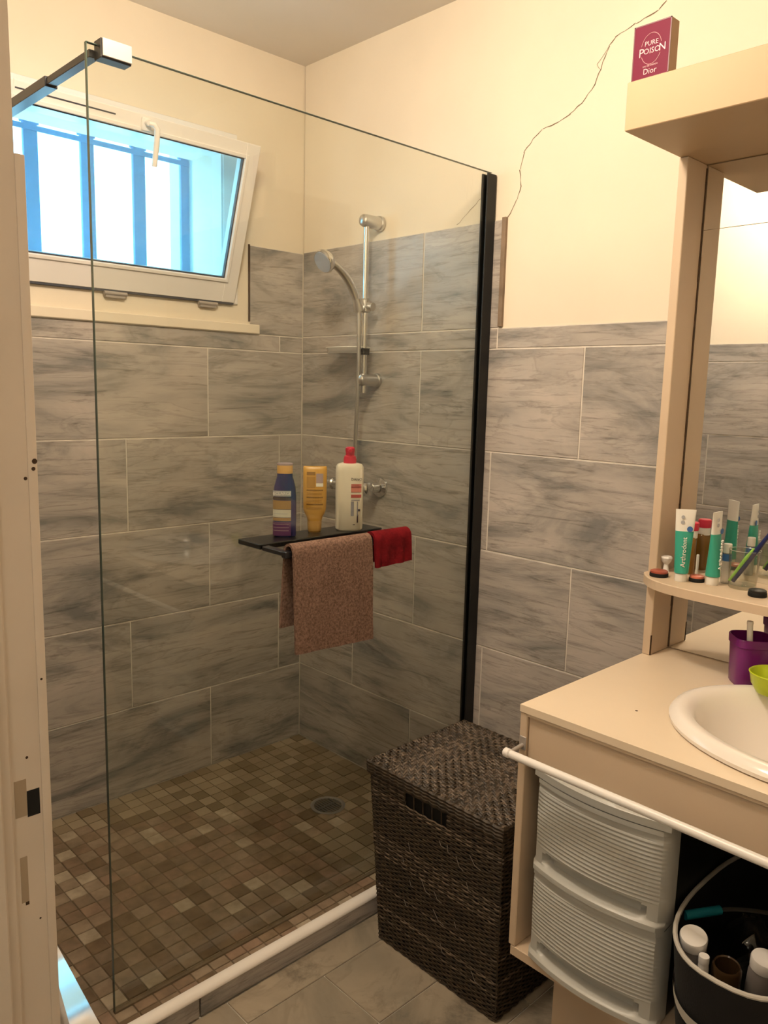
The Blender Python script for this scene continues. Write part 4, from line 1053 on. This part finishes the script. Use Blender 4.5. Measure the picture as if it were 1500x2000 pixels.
# lid
la = bask(.44); la = (la[0] - .006, la[1] + .006, la[2] - .004, la[3] + .004)
obj('lid_board', bx(la[0] + .004, la[1] - .004, la[2] + .004, la[3] - .004, BZ1 + .001, .434), M_dark, lb)
lid = B(); lid2 = B(); zt = .4365
y = la[2] + .006; k = 0
while y < la[3] - .004:     # strands along x, over-under in groups
    pr = None; tgt = lid if rnd.random() < .6 else lid2
    n_ = int((la[1] - la[0]) / .007)
    for i in range(n_ + 1):
        x = la[0] + (la[1] - la[0]) * i / n_
        ph_ = i * math.pi / 2.0 + (k // 2) * math.pi
        zz = zt + .0022 * math.sin(ph_) + rnd.uniform(-.0005, .0005)
        r_ = [tgt.verts.new((x, y + dy, zz + dz)) for dy, dz in ((-.0032, 0), (0, .0018), (.0032, 0), (0, -.0018))]
        if pr:
            for q in range(4): tgt.faces.new((pr[q], pr[(q + 1) % 4], r_[(q + 1) % 4], r_[q]))
        pr = r_
    y += .0062; k += 1
x = la[0] + .008; k = 0
while x < la[1] - .004:
    pr = None; tgt = lid if rnd.random() < .5 else lid2
    n_ = int((la[3] - la[2]) / .007)
    for i in range(n_ + 1):
        y = la[2] + (la[3] - la[2]) * i / n_
        zz = zt + .0004 - .0024 * math.sin((k // 2) * math.pi + i * math.pi / 2.0)
        r_ = [tgt.verts.new((x + dx, y, zz + dz)) for dx, dz in ((-.0032, 0), (0, .0018), (.0032, 0), (0, -.0018))]
        if pr:
            for q in range(4): tgt.faces.new((pr[q], pr[(q + 1) % 4], r_[(q + 1) % 4], r_[q]))
        pr = r_
    x += .0072; k += 1
lido = obj('lid', lid, M_rattan, lb, kind='stuff'); obj('lid', lid2, M_rattan2, lb, kind='stuff')
b = B()   # braided rim of the lid
for zz in (.410, .418, .426, .4335):
    P_ = perim(la, .009); P_.append(P_[0])
    tube(b, [(px + nrm[0] * (.0012 * math.sin(i * 2.1 + zz * 900)), py + nrm[1] * (.0012 * math.sin(i * 2.1 + zz * 900)), zz + .001 * math.cos(i * 2.1)) for i, (px, py, nrm) in enumerate(P_)], .0046, 5, cap=False)
obj('lid_rim', b, M_rattan, lb, kind='stuff')

# ================================================================ DOORWAY
dj = empty('door_1', (XL - .05, -1.53, ZF), kind='structure')
JY = -1.530
b = B()
box(b, -1.5905, -1.5576, JY, JY + .03, ZF, 2.12); 
jb = obj('door_jamb', b, M_jamb, dj)
bead = bx(-1.5576, -1.5475, JY - .0012, JY + .03, ZF, 1.6000, bev=.0010, seg=2)
obj('jamb_bead', bead, M_jamb, dj, True)
obj('door_stop', bx(-1.604, -1.5905, JY - .006, JY + .03, ZF, 2.12, bev=.002), M_jamb, dj)
obj('door_jamb', bx(-1.650, -1.604, JY - .016, JY + .03, ZF, 2.12, bev=.002), M_jamb, dj)
obj('door_jamb', bx(-1.650, -1.5475, -2.52, -2.50, ZF, 2.12), M_jamb, dj)
obj('door_head', bx(-1.650, -1.5475, -2.50, JY, 2.095, 2.12), M_jamb, dj)
# keeper recesses
def recess(x0, x1, z0, z1, m_): return obj('keeper_recess', bx(x0, x1, JY - .0003, JY + .0001, z0, z1), m_, dj)
recess(-1.5870, -1.5740, .893, .9365, M_recess)
recess(-1.5738, -1.5600, .8905, .9215, M_dark)
recess(-1.5845, -1.5765, .789, .8445, M_recess)
recess(-1.5805, -1.5765, .785, .789, M_wear)
for (x, z, r) in ((-1.5505, 1.2900, .0030), (-1.5520, 1.2820, .0022), (-1.5602, 1.2720, .0020), (-1.5530, 1.0480, .0014), (-1.5720, .9610, .0016), (-1.5650, .7620, .0012)):
    b = B(); lathe(b, [(r, 0), (r * .9, .0004)], (x, JY - .0012 if x > -1.5576 else JY, z), (0, -1, 0), 9); obj('paint_chip', b, M_wear, dj)
